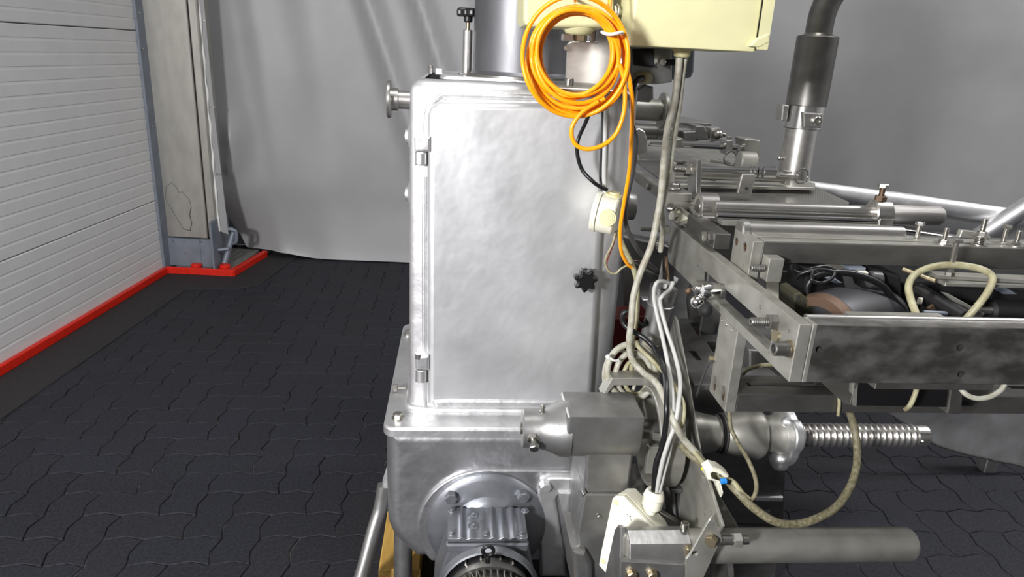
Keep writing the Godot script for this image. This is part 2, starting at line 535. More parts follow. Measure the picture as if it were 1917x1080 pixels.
func _ready() -> void:
	# camera, sky, lights, exposure
	look = Basis.from_euler(Vector3(deg_to_rad(-18.45), deg_to_rad(-5.1), deg_to_rad(2.9)), EULER_ORDER_YXZ)
	room = Basis(Vector3.UP, deg_to_rad(-5.0))
	var cam := Camera3D.new()
	cam.name = "camera"
	cam.fov = rad_to_deg(2.0 * atan(540.0 / FOCAL))
	cam.near = 0.05; cam.far = 60.0
	add_child(cam)
	cam.transform = Transform3D(look, EYE)
	cam.current = true
	var env := Environment.new()
	env.background_mode = Environment.BG_COLOR
	env.background_color = Color(0.3, 0.31, 0.33)
	env.tonemap_mode = Environment.TONE_MAPPER_LINEAR
	env.tonemap_exposure = 1.0
	env.sdfgi_enabled = true; env.ssao_enabled = true; env.ssil_enabled = true
	var we := WorldEnvironment.new()
	we.name = "environment"
	we.environment = env
	add_child(we)
	make_materials()
	lamp(-1.65, -1.6, 1.9, Vector2(0.4, 0.4), 20.0, Vector3(0.5, 0.6, -1.5), "square work lamp on a long hanger, tilted at the machine")
	lamp(0.3, 1.2, 3.7, Vector2(1.2, 0.3), 4.0, null, "added long fill lamp hung above the bare paving")  # unseen fill lamp, added to lift the general brightness
	lamp(3.1, 2.4, 3.7, Vector2(1.2, 0.3), 9.0, null, "added long fill lamp hung above the rails")  # unseen fill lamp, added to even out the light from left to right
	build_room()
	build_floor()
	build_housing()
	build_top()
	build_rails()
	build_table()
	build_under_rails()
	build_drive()
	build_motor()
	build_lower_right()
	build_cables()

func build_room() -> void:
	var B := room
	var c := structure(part("ceiling", MB.new().box(R3(1.4, 3.95, 0.7), Vector3(7.6, 0.1, 8.4), 0.0, B), M.hall))
	structure(part("wall_back", MB.new().box(R3(1.4, 1.95, 4.95), Vector3(7.6, 3.9, 0.1), 0.0, B), M.hall))
	structure(part("wall_rear", MB.new().box(R3(1.4, 1.95, -3.5), Vector3(7.6, 3.9, 0.1), 0.0, B), M.hall))
	structure(part("wall_right", MB.new().box(R3(5.2, 1.95, 0.7), Vector3(0.1, 3.9, 8.4), 0.0, B), M.hall))
	# left wall: ribbed sandwich panels stacked with a narrow joint
	var wl := Node3D.new()
	wl.name = "wall_left"
	add_child(wl)
	structure(wl)
	part("backing", MB.new().box(R3(-2.26, 1.95, 0.4), Vector3(0.06, 3.9, 7.7), 0.0, B), M.hall, wl)
	var seams := [0.02, 0.461, 1.427, 2.393, 3.359, 3.9]
	for i in 5:
		var y0: float = seams[i]
		var y1: float = seams[i + 1]
		var prof := [Vector2(-2.225, y0 + 0.002), Vector2(-2.174, y0 + 0.002), Vector2(-2.17, y0 + 0.006)]
		var pitch := 0.966 / 16.0
		var ys := []
		var yy := y1 - pitch
		while yy > y0 + 0.03:
			ys.push_front(yy)
			yy -= pitch
		for q in ys:
			prof.append(Vector2(-2.17, q - 0.010)); prof.append(Vector2(-2.1716, q - 0.003)); prof.append(Vector2(-2.1716, q + 0.002)); prof.append(Vector2(-2.17, q + 0.005))
		prof.append(Vector2(-2.17, y1 - 0.006)); prof.append(Vector2(-2.174, y1 - 0.002)); prof.append(Vector2(-2.225, y1 - 0.002))
		var poly := PackedVector2Array(prof)
		var pm := MB.new()
		pm.crease = 0.9999
		part("panel", pm.prism(poly, Transform3D(B, R3(0, 0, 4.2)), 7.6, 0.0), M.panel, wl)
	# blue-grey angle strip that closes the wall against the pillar
	var tr := structure(part("trim_1", MB.new().box(R3(-2.162, 1.95, 4.19), Vector3(0.016, 3.88, 0.10), 0.002, B), M.galv))
	for h in [0.1, 0.42, 0.9, 1.33, 1.52]: bolt(tr, R3(-2.153, h, 4.165), B * Vector3.RIGHT, 0.009, 0.004, M.zinc, 0.0, "screw")
	# aluminium tent pillar on its foot
	var p := thing("tent_pillar", "wide aluminium tent pillar with a weathered stain at the end of the white ribbed wall", "pillar", R3(-2.02, 0.035, 4.3))
	var fd := 4.22
	part("wide_profile", MB.new().box(R3(-2.035, 2.06, fd + 0.08), Vector3(0.255, 3.68, 0.16), 0.004, B), M.alu, p)
	part("side_profile", MB.new().box(R3(-1.877, 2.06, fd + 0.085), Vector3(0.05, 3.68, 0.16), 0.006, B), M.alu, p)
	part("groove", MB.new().box(R3(-1.905, 2.06, fd + 0.09), Vector3(0.012, 3.68, 0.15), 0.0, B), M.hole, p)
	# weathered stain, a film on the wide face
	var st := PackedVector2Array()
	for q in [[331, 352], [326, 346], [320, 342], [311, 350], [309, 372], [343, 428], [356, 432], [359, 418], [355, 402], [358, 388], [354, 372], [346, 366], [341, 358], [336, 362]]:
		var d := ray(q[0], q[1])
		var nrm := room * Vector3(0, 0, -1)
		var w := EYE + d * ((fd - 0.0005) / d.dot(nrm))
		var l := room.inverse() * w
		st.append(Vector2(l.x, l.y))
	var edge := []
	for q in st: edge.append(room * Vector3(q.x, q.y, -fd - 0.0008))
	part("stain", MB.new().tube(edge, 0.0017, 6, true, 3, false).tube(edge.slice(5, 10), 0.0032, 6, false, 3, false), tri(plain(Color(0.40, 0.39, 0.36), 0.2, 0.7), Vector3.ONE * 4.0, noise_tex(41, 0.01, 4, g(0.6), g(1.0), 1.6)), p)
	part("foot_casing", MB.new().box(R3(-2.06, 0.125, fd + 0.075), Vector3(0.21, 0.18, 0.17), 0.003, B), M.galv, p)
	part("foot_side", MB.new().box(R3(-1.92, 0.125, fd + 0.078), Vector3(0.075, 0.18, 0.17), 0.003, B), M.galv, p)
	for q in [[-2.12, 0.2], [-2.05, 0.2], [-1.95, 0.2], [-2.05, 0.12]]: bolt(p, R3(q[0], q[1], fd - 0.01), B * Vector3.BACK, 0.012, 0.003, M.zinc, 0.0, "rivet")
	part("end_plate", MB.new().box(R3(-1.855, 0.185, fd + 0.06), Vector3(0.014, 0.32, 0.26), 0.003, B), M.galv, p)
	# tension gear behind the end plate
	part("anchor_pin", MB.new().rod(R3(-1.86, 0.27, fd + 0.06), R3(-1.77, 0.275, fd + 0.06), 0.012), M.galv, p)
	part("shackle", MB.new().tube([R3(-1.775, 0.28, fd + 0.03), R3(-1.745, 0.265, fd + 0.04), R3(-1.75, 0.2, fd + 0.05), R3(-1.775, 0.18, fd + 0.06)], 0.011), M.galv, p)
	part("turnbuckle", MB.new().rod(R3(-1.775, 0.25, fd + 0.08), R3(-1.83, 0.05, fd + 0.03), 0.018, 0.003), M.galv, p)
	part("lower_pin", MB.new().rod(R3(-1.85, 0.15, fd + 0.0), R3(-1.79, 0.155, fd + 0.02), 0.011), M.galv, p)
	part("base_plate", MB.new().box(R3(-1.935, 0.027, 4.42), Vector3(0.36, 0.016, 0.5), 0.002, B), M.concrete, p)
	for q in [[-1.985, 4.2], [-1.81, 4.21]]:
		part("red_bolt_cap", MB.new().lathe(R3(q[0], 0.034, q[1]), Vector3.UP, [Vector2(0, 0.034), Vector2(0.018, 0.035), Vector2(0.027, 0.026), Vector2(0.029, 0)], 20), M.red_paint, p)
	# red kerb angle along the wall and round the foot plate
	var k := Node3D.new()
	k.name = "trim_2"
	add_child(k)
	structure(k)
	var kz := 0.045
	part("kerb_rail", MB.new().box(R3(-2.155, kz * 0.5, 0.32), Vector3(0.024, kz, 7.66), 0.004, B), M.red_paint, k)
	part("kerb_rail", MB.new().box(R3(-1.95, kz * 0.5, 4.155), Vector3(0.43, kz, 0.024), 0.004, B), M.red_paint, k)
	var a := R3(-1.745, kz * 0.5, 4.15)
	var e := R3(-1.70, kz * 0.5, 4.62)
	part("kerb_rail", MB.new().box((a + e) * 0.5, Vector3(0.034, kz, a.distance_to(e)), 0.004, Basis.looking_at((e - a).normalized(), Vector3.UP)), M.red_paint, k)
	# lacing flap and rope beside the pillar
	var fl := thing("lacing_flap", "narrow grey tarpaulin flap with white lacing rope hanging beside the aluminium pillar", "tarpaulin", R3(-1.83, 0.25, 4.3))
	part("flap", MB.new().prism(PackedVector2Array([Vector2(-1.85, 0.26), Vector2(-1.795, 0.24), Vector2(-1.82, 1.0), Vector2(-1.83, 2.2), Vector2(-1.84, 3.88), Vector2(-1.87, 3.88), Vector2(-1.865, 1.5)]), Transform3D(B, R3(0, 0, 4.27)), 0.004, 0.001), M.tarp, fl)
	var rp := []
	for i in 60: rp.append(R3(-1.852 - 0.008 * i / 60.0 + 0.004 * sin(i * 1.9), 0.26 + i * 0.06, 4.262 + 0.004 * cos(i * 2.3)))
	part("lacing_rope", MB.new().tube(rp, 0.009, 8, false, 3), M.rope, fl)
	for q in [[-1.835, 0.62], [-1.815, 0.62], [-1.845, 1.02], [-1.82, 1.02], [-1.85, 1.5], [-1.83, 1.5]]:
		bolt(fl, R3(q[0], q[1], 4.265), B * Vector3.BACK, 0.013, 0.004, M.zinc, 0.0, "rivet")
	# the hanging tarpaulin
	var mb := MB.new()
	var nu := 150
	var nv := 70
	var grid := []
	var fz := FastNoiseLite.new()
	fz.seed = 8; fz.frequency = 0.6; fz.fractal_octaves = 3
	for j in nv + 1:
		var h := 3.88 * j / nv
		var row := []
		var rl := -1.93 - 0.015 * h
		if h < 0.42: rl = -1.93 + 0.115 * pow((0.42 - h) / 0.42, 1.4)
		for i in nu + 1:
			var s := float(i) / nu
			var r := rl + (5.1 - rl) * pow(s, 1.5)
			var z := 0.0
			# slanting folds running down to the right
			for f in [[-0.88, 0.34, 0.030, 0.05], [-0.55, 0.36, 0.026, 0.045], [-0.15, 0.34, 0.022, 0.05], [-1.72, 0.10, 0.010, 0.035], [-1.45, 0.16, 0.010, 0.09], [0.9, 0.3, 0.015, 0.12], [2.0, 0.35, 0.02, 0.15]]:
				var u: float = r - f[0] - (1.4 - h) * f[1]
				z += f[2] * exp(-u * u / (2.0 * f[3] * f[3]))
			# soft hanging waves, stronger near the free left edge
			z += 0.22 * exp(-(r + 1.95) / 0.35) * smoothstep(0.02, 0.55, h)
			z += 0.010 * exp(-(r + 1.9) * 2.0) * sin((r + 1.9) * 16.0 + h * 1.3) * smoothstep(0.0, 0.5, h)
			z += 0.05 * exp(-pow((r + 1.80) / 0.06, 2.0) - pow((h - 0.80) / 0.14, 2.0)) + 0.03 * exp(-pow((r + 1.83) / 0.035, 2.0) - pow((h - 0.62) / 0.05, 2.0))
			z += 0.016 * fz.get_noise_2d(r * 1.2, h * 0.7) + 0.02 * sin(r * 2.3 + h * 0.6)
			z += 0.05 * pow(clampf(1.0 - h / 0.4, 0.0, 1.0), 1.5) * smoothstep(-1.85, -1.5, r)   # the hem kicks forward
			var yb := h
			if j == 0: yb = 0.05 - 0.042 * smoothstep(-1.7, -1.3, r)
			row.append(R3(r, maxf(yb, 0.008), 4.66 - z))
		grid.append(row)
	var nn := []
	for j in nv + 1:
		var row := []
		for i in nu + 1:
			var du: Vector3 = grid[j][mini(i + 1, nu)] - grid[j][maxi(i - 1, 0)]
			var dv: Vector3 = grid[mini(j + 1, nv)][i] - grid[maxi(j - 1, 0)][i]
			row.append(du.cross(dv).normalized())
		nn.append(row)
	for j in nv:
		for i in nu:
			mb.quad(grid[j][i], grid[j][i + 1], grid[j + 1][i + 1], grid[j + 1][i], nn[j][i], nn[j][i + 1], nn[j + 1][i + 1], nn[j + 1][i])
	single("tarpaulin", mb, M.tarp, "large light grey tarpaulin hanging in folds behind the machine", "tarpaulin")

func warp(v: Vector2) -> Vector2:
	var t := func(q: float) -> float: return clampf(1.7 * sin(q * TAU / 0.112), -1.0, 1.0)
	return v + Vector2(0.0072 * t.call(v.y + 0.028), 0.0072 * t.call(v.x + 0.028))
func build_floor() -> void:
	var B := room
	var fl := Node3D.new()
	fl.name = "floor"
	add_child(fl)
	structure(fl)
	part("joint_sand", MB.new().box(R3(1.4, -0.0545, 0.7), Vector3(7.6, 0.1, 8.4), 0.0, B), M.joint, fl)
	var u := 0.112
	var rng := RandomNumberGenerator.new()
	rng.seed = 4
	var stones := []
	var inv := look.inverse()
	for cx in range(-36, 52):
		for cy in range(-46, 32):
			var k := posmod(cx - cy, 4)
			var lo := Vector2(cx, cy) * u
			var sz: Vector2
			if k == 0: sz = Vector2(2 * u, u)
			elif k == 3: sz = Vector2(u, 2 * u)
			else: continue
			var c := lo + sz * 0.5
			var w := Vector3(c.x, 0, c.y)
			var l := room.inverse() * w
			if l.x < -2.0 or l.x > 5.05 or -l.z > 4.72 or -l.z < -3.4: continue
			var q := inv * (w - EYE)
			var px := 958.5 + FOCAL * q.x / -q.z
			var py := 540.0 - FOCAL * q.y / -q.z
			var seen: bool = q.z < -0.3 and px > -60 and px < 1980 and py > 470 and py < 1140 and ((px < 735) or (px > 1470 and py > 780))
			stones.append([c, sz, seen, -q.z])
	stones.sort_custom(func(a, b): return (a[2] and not b[2]) or (a[2] == b[2] and a[3] < b[3]))
	var rest := MB.new()
	var done := 0
	for s in stones:
		var c: Vector2 = s[0]
		var h: Vector2 = s[1] * 0.5 - Vector2(0.0016, 0.0016)
		var poly := PackedVector2Array()
		var nseg := Vector2i(8 if h.x > h.y else 4, 8 if h.y > h.x else 4)
		if done >= 300: nseg = nseg / 2
		for i in nseg.x: poly.append(warp(c + Vector2(-h.x + 2 * h.x * i / nseg.x, -h.y)))
		for i in nseg.y: poly.append(warp(c + Vector2(h.x, -h.y + 2 * h.y * i / nseg.y)))
		for i in nseg.x: poly.append(warp(c + Vector2(h.x - 2 * h.x * i / nseg.x, h.y)))
		for i in nseg.y: poly.append(warp(c + Vector2(-h.x, h.y - 2 * h.y * i / nseg.y)))
		for i in poly.size(): poly[i].y = -poly[i].y
		var mb := rest if done >= 300 else MB.new()
		var lift := rng.randf_range(-0.0012, 0.0012)
		var tilt := Basis(Vector3(1, 0, 0), rng.randf_range(-0.006, 0.006)) * Basis(Vector3(0, 0, 1), rng.randf_range(-0.006, 0.006))
		var base := Vector3(c.x, 0, c.y)
		var x := Transform3D(tilt, base + Vector3(0, lift, 0)) * Transform3D(Basis(Vector3(1, 0, 0), Vector3(0, 0, -1), Vector3(0, 1, 0)), Vector3(-base.x, -0.014, -base.z))
		var v := mb.p.size()
		mb.prism(poly, x, 0.014, 0.0016, 1, 0.0)
		if done < 300: part("paver", mb, M["paver%d" % rng.randi_range(0, 3)], fl)
		done += 1
	part("pavers_beyond", rest, M.paver0, fl).set_meta("kind", "stuff")
	# dark strip between the kerb and the paving, widening round the pillar foot
	var poly := PackedVector2Array()
	for q in [[-2.14, -3.4], [-1.9, -3.4], [-1.9, 3.86], [-1.82, 3.9], [-1.62, 3.93], [-1.52, 4.02], [-1.49, 4.7], [-1.7, 4.7], [-1.72, 4.15], [-2.14, 4.15]]:
		var w := R3(q[0], 0, q[1])
		poly.append(Vector2(w.x, -w.z))
	structure(part("trim_3", MB.new().prism(poly, xfY(-0.004), 0.0095, 0.002), M.asphalt))

# ---------- machine housing: wide casing below, upright with a cast door above ----------
func build_housing() -> void:
	var S: Material = M.silver
	var t := thing("machine_housing", "silver painted cast machine housing with a tall hinged door and rounded edges", "machine", Vector3(0.12, 0.12, -1.8))
	# casing
	var cas := PackedVector2Array([Vector2(0.40, 0.54), Vector2(-0.152, 0.54), Vector2(-0.152, 0.45), Vector2(-0.152, 0.36), Vector2(-0.152, 0.315)])
	for i in 8:
		var a := PI + PI * 0.30 * i / 7.0
		cas.append(Vector2(-0.152 + 0.15 + 0.15 * cos(a), 0.30 + 0.15 * sin(a)))
	cas.append_array([Vector2(-0.08, 0.165), Vector2(0.32, 0.165), Vector2(0.40, 0.20)])
	part("casing", MB.new().prism(cas, xfZ(-2.15), 0.665, 0.035, 5, 0.01), M.silver_shaded, t)
	var lip := MB.new().prism(rrect(-0.158, 1.474, 0.24, 2.15, 0.03), xfY(0.527), 0.026, 0.009, 3)
	part("casing_rim", lip, S, t)
	part("casing_rim", MB.new().prism(rrect(0.0, 1.50, 0.42, 2.15, 0.01), xfY(0.528), 0.024, 0.004), S, t)
	# upright
	var up := PackedVector2Array([Vector2(-0.062, 1.56), Vector2(-0.075, 1.5625), Vector2(-0.088, 1.566), Vector2(-0.096, 1.570), Vector2(-0.1005, 1.576), Vector2(-0.102, 1.585), Vector2(-0.102, 1.60), Vector2(-0.102, 2.07), Vector2(-0.08, 2.10), Vector2(0.37, 2.10), Vector2(0.405, 2.07), Vector2(0.405, 1.62)])
	for i in 7: up.append(Vector2(0.353 + 0.052 * cos(-PI * 0.5 * i / 6.0), 1.612 + 0.052 * sin(-PI * 0.5 * i / 6.0)))
	up.append(Vector2(0.2, 1.56))
	part("upright", MB.new().prism(up, xfY(0.545), 0.797, 0.030, 6), S, t)
	part("foot_fillet", MB.new().tube([Vector3(-0.10, 0.556, -2.0), Vector3(-0.102, 0.556, -1.59), Vector3(-0.095, 0.556, -1.57), Vector3(-0.06, 0.556, -1.559), Vector3(0.39, 0.556, -1.556)], 0.012, 10, false, 4, false), S, t)
	part("top_plate", MB.new().prism(rrect(-0.04, 1.62, 0.36, 2.05, 0.02), xfY(1.340), 0.008, 0.003), S, t)
	# beads round the door
	var b := []
	b.append_array([PZ(795, 760, -1.56), PZ(794, 500, -1.56), PZ(795, 330, -1.56)])
	part("bead", MB.new().tube(b, 0.0055, 10, false, 5), S, t)
	b = [PZ(797, 250, -1.56), PZ(799, 215, -1.56), PZ(805, 196, -1.56), PZ(822, 182, -1.56), PZ(845, 178, -1.56), PZ(1000, 182, -1.56), PZ(1140, 186, -1.56)]
	part("bead", MB.new().tube(b, 0.006, 10, false, 6), S, t)
	b = [PZ(830, 186, -1.56), PZ(860, 183, -1.56), PZ(1000, 187, -1.56), PZ(1138, 191, -1.56)]
	part("bead", MB.new().tube(b, 0.003, 8, false, 5), S, t)
	# door: cast plate with soft edges, its hem dished at the bottom
	var door := MB.new().prism(outZ([[800, 758], [799, 330], [800, 215], [806, 200], [820, 191], [1120, 195], [1132, 200], [1139, 215], [1134, 330], [1117, 640], [1109, 752], [1095, 764], [812, 764]], -1.535), xfZ(-1.563), 0.028, 0.017, 5)
	var dr := part("door", door, M.silver_door, t)
	part("hem", MB.new().prism(outZ([[806, 748], [840, 745], [1085, 748], [1103, 750], [1100, 768], [812, 768]], -1.532), xfZ(-1.55), 0.020, 0.013, 4), S, dr)
	var rim := [PZ(803, 700, -1.536), PZ(803, 400, -1.536), PZ(804, 225, -1.536), PZ(812, 203, -1.536), PZ(830, 196, -1.536), PZ(1120, 200, -1.536)]
	# hinges
	for hg in [[[[775, 258], [806, 256], [806, 285], [776, 284]], 285, 308, 778, 797], [[[777, 668], [803, 666], [803, 694], [778, 692]], 692, 714, 779, 798]]:
		part("hinge_leaf", MB.new().prism(outZ(hg[0], -1.53), xfZ(-1.56), 0.030, 0.006, 3), S, dr)
		var cx: float = (hg[3] + hg[4]) * 0.5
		part("hinge_barrel", MB.new().rod(PZ(cx, hg[1] - 1, -1.540), PZ(cx, hg[2], -1.540), 0.0125, 0.002), M.silver, dr)
		part("hinge_slot", MB.new().prism(outZ([[hg[3] - 1, hg[1]], [hg[4] + 5, hg[1]], [hg[4] + 5, hg[2] + 1], [hg[3] - 1, hg[2] + 1]], -1.548), xfZ(-1.5525), 0.006, 0.001), M.silver_dull, dr)
	part("hinge_pin", MB.new().rod(PZ(783, 672, -1.535), PZ(783, 662, -1.535), 0.007), M.steel, dr)
	# star knob on the door
	var kc := PZ(1097, 526, -1.50)
	var star := PackedVector2Array()
	for i in 56:
		var a := TAU * i / 56.0 + 0.25
		star.append(Vector2.from_angle(a) * (0.0245 + 0.0042 * cos(a * 7.0 - 1.2)))
	part("star_knob", MB.new().prism(star, Transform3D(Basis.IDENTITY, kc - Vector3(0, 0, 0.02)), 0.024, 0.006, 3, 0.004).rod(kc - Vector3(0, 0, 0.04), kc - Vector3(0, 0, 0.015), 0.012), M.black, dr)
	# plugs on the left flank, spindles through the upright
	for q in [[757, 255], [757, 362]]:
		var c := PZ(q[0] + 8, q[1], -1.66)
		var m := MB.new().lathe(Vector3(-0.098, c.y, -1.66), Vector3.LEFT, [Vector2(0, 0.03), Vector2(0.006, 0.03), Vector2(0.012, 0.024), Vector2(0.013, 0.017), Vector2(0.019, 0.016), Vector2(0.02, 0.0)], 18)
		part("screw_plug", m, S, t)
	var sl := PZ(760, 187, -1.75)
	part("spindle", MB.new().lathe(Vector3(-0.09, sl.y, -1.75), Vector3.LEFT, [Vector2(0, 0), Vector2(0, 0.0215), Vector2(0.05, 0.0215), Vector2(0.05, 0.026), Vector2(0.066, 0.026), Vector2(0.066, 0.042), Vector2(0.068, 0.044), Vector2(0.074, 0.044), Vector2(0.076, 0.042), Vector2(0.076, 0)], 36), M.steel, t)
	var sr := PZ(1240, 207, -1.75)
	part("spindle", MB.new().lathe(Vector3(0.40, sr.y, -1.75), Vector3.RIGHT, [Vector2(0, 0.026), Vector2(0.098, 0.026), Vector2(0.098, 0.022), Vector2(0.103, 0.022), Vector2(0.103, 0.042), Vector2(0.105, 0.044), Vector2(0.112, 0.044), Vector2(0.115, 0.041), Vector2(0.115, 0)], 36), M.steel_worn, t)
	part("spindle_boss", MB.new().rod(Vector3(0.40, sr.y, -1.75), Vector3(0.425, sr.y, -1.75), 0.04, 0.004), S, t)
	# bolts along the casing's left flank and on its rim
	bolt(t, PZ(762, 650, -1.98), Vector3.LEFT, 0.018, 0.012)
	part("bolt_shank", MB.new().rod(PZ(762, 650, -1.98), PZ(772, 650, -1.98) + Vector3(0.02, 0, 0), 0.005), M.zinc, t)
	bolt(t, PZ(744, 726, -1.66), Vector3.LEFT, 0.018, 0.012)
	part("bolt_shank", MB.new().rod(PZ(744, 726, -1.66), PZ(760, 726, -1.66), 0.005), M.zinc, t)
	bolt(t, PY(745, 782, 0.554), Vector3.UP, 0.021, 0.013, M.zinc, 0.0155)
	bolt(t, Vector3(-0.135, 0.554, -2.05), Vector3.UP, 0.021, 0.013, M.zinc, 0.0155)
	# raised pad round the motor flange, running off to the right
	var pad := PackedVector2Array()
	var fc := PZ(912, 985, -1.478)
	for i in 25:
		var a := PI * 0.5 + PI * i / 24.0
		pad.append(Vector2(fc.x - 0.01 + 0.165 * cos(a), fc.y + 0.165 * sin(a)))
	pad.append_array([Vector2(0.345, fc.y - 0.165), Vector2(0.345, fc.y + 0.165)])
	for i in pad.size(): pad[i].y = maxf(pad[i].y, 0.168)
	part("flange_pad", MB.new().prism(pad, xfZ(-1.488), 0.014, 0.006, 3), M.silver_shaded, t)
	# rib with its bolt, gusset and bracket land right of the flange
	part("rib", MB.new().prism(outZ([[1005, 918], [1012, 900], [1030, 893], [1090, 893], [1090, 922], [1048, 922], [1040, 935], [1062, 1080], [1012, 1080], [1008, 940]], -1.462), xfZ(-1.48), 0.020, 0.008, 3), S, t)
	part("gusset", MB.new().prism(outZ([[1045, 922], [1092, 922], [1075, 1060], [1068, 1030]], -1.452), xfZ(-1.478), 0.026, 0.004, 2), S, t)
	bolt(t, PZ(1021, 908, -1.462), Vector3.BACK, 0.024, 0.015, S, 0.017)
	# inner castings seen past the door: dark red frame and grey web behind
	part("red_casting", MB.new().prism(outZ([[1138, 596], [1215, 590], [1230, 720], [1136, 735]], -1.86), xfZ(-1.95), 0.09, 0.01, 2), M.red_dark, t)
	part("web", MB.new().prism(outZ([[1165, 440], [1300, 470], [1290, 620], [1250, 640], [1165, 600]], -2.02), xfZ(-2.08), 0.06, 0.006), M.silver_dull, t)
	part("web_panel", MB.new().prism(outZ([[1202, 560], [1245, 560], [1244, 615], [1203, 615]], -1.99), xfZ(-2.03), 0.04, 0.004), S, t)
	part("bearing_cap", MB.new().lathe(Vector3(0.40, PZ(1190, 385, -1.75).y, -1.75), Vector3.RIGHT, [Vector2(0, 0.045), Vector2(0.03, 0.045), Vector2(0.045, 0.038), Vector2(0.06, 0.036), Vector2(0.062, 0.0)], 24), M.silver_dull, t)
	# legs and stay tubes below the casing
	part("leg", MB.new().rod(Vector3(-0.115, 0.0, -1.523), Vector3(-0.112, 0.32, -1.523), 0.024, 0.002), M.silver_dull, t)
	part("leg", MB.new().rod(Vector3(0.33, 0.0, -1.60), Vector3(0.33, 0.2, -1.60), 0.024, 0.002), M.silver_dull, t)
	part("leg", MB.new().rod(Vector3(-0.11, 0.0, -2.05), Vector3(-0.11, 0.2, -2.05), 0.024, 0.002), M.silver_dull, t)
	var st := part("stay_tube", MB.new().tube([PZ(719, 908, -1.53), PZ(712, 950, -1.52), PZ(700, 990, -1.50), PZ(666, 1110, -1.44), Vector3(-0.27, 0.018, -1.40)], 0.0175, 14, false, 4), M.silver_dull, t)
	part("end_lug", MB.new().prism(outZ([[716, 900], [724, 876], [728, 878], [728, 960], [716, 950]], -1.53), xfZ(-1.542), 0.012, 0.003), S, st)
	# small fittings on top of the upright
	bolt(t, PY(806, 138, 1.342), Vector3.UP, 0.012, 0.02)
	part("clamp_block", MB.new().box(PY(822, 134, 1.35), Vector3(0.018, 0.016, 0.05), 0.002), S, t)
	# timber under the machine
	var wd := single("timber_beam", MB.new().box(Vector3((PY(708, 1070, 0.08).x + PY(786, 1070, 0.08).x) * 0.5, 0.041, -1.85), Vector3(0.11, 0.08, 0.6), 0.003), M.wood, "yellow pine beam lying under the left legs of the machine, seen past the stay tube", "timber")
	var wd2 := single("timber_beam", MB.new().box(Vector3(0.12, 0.121, -1.82), Vector3(0.42, 0.078, 0.10), 0.003), M.wood, "short pine block wedged crosswise under the middle of the casing", "timber")

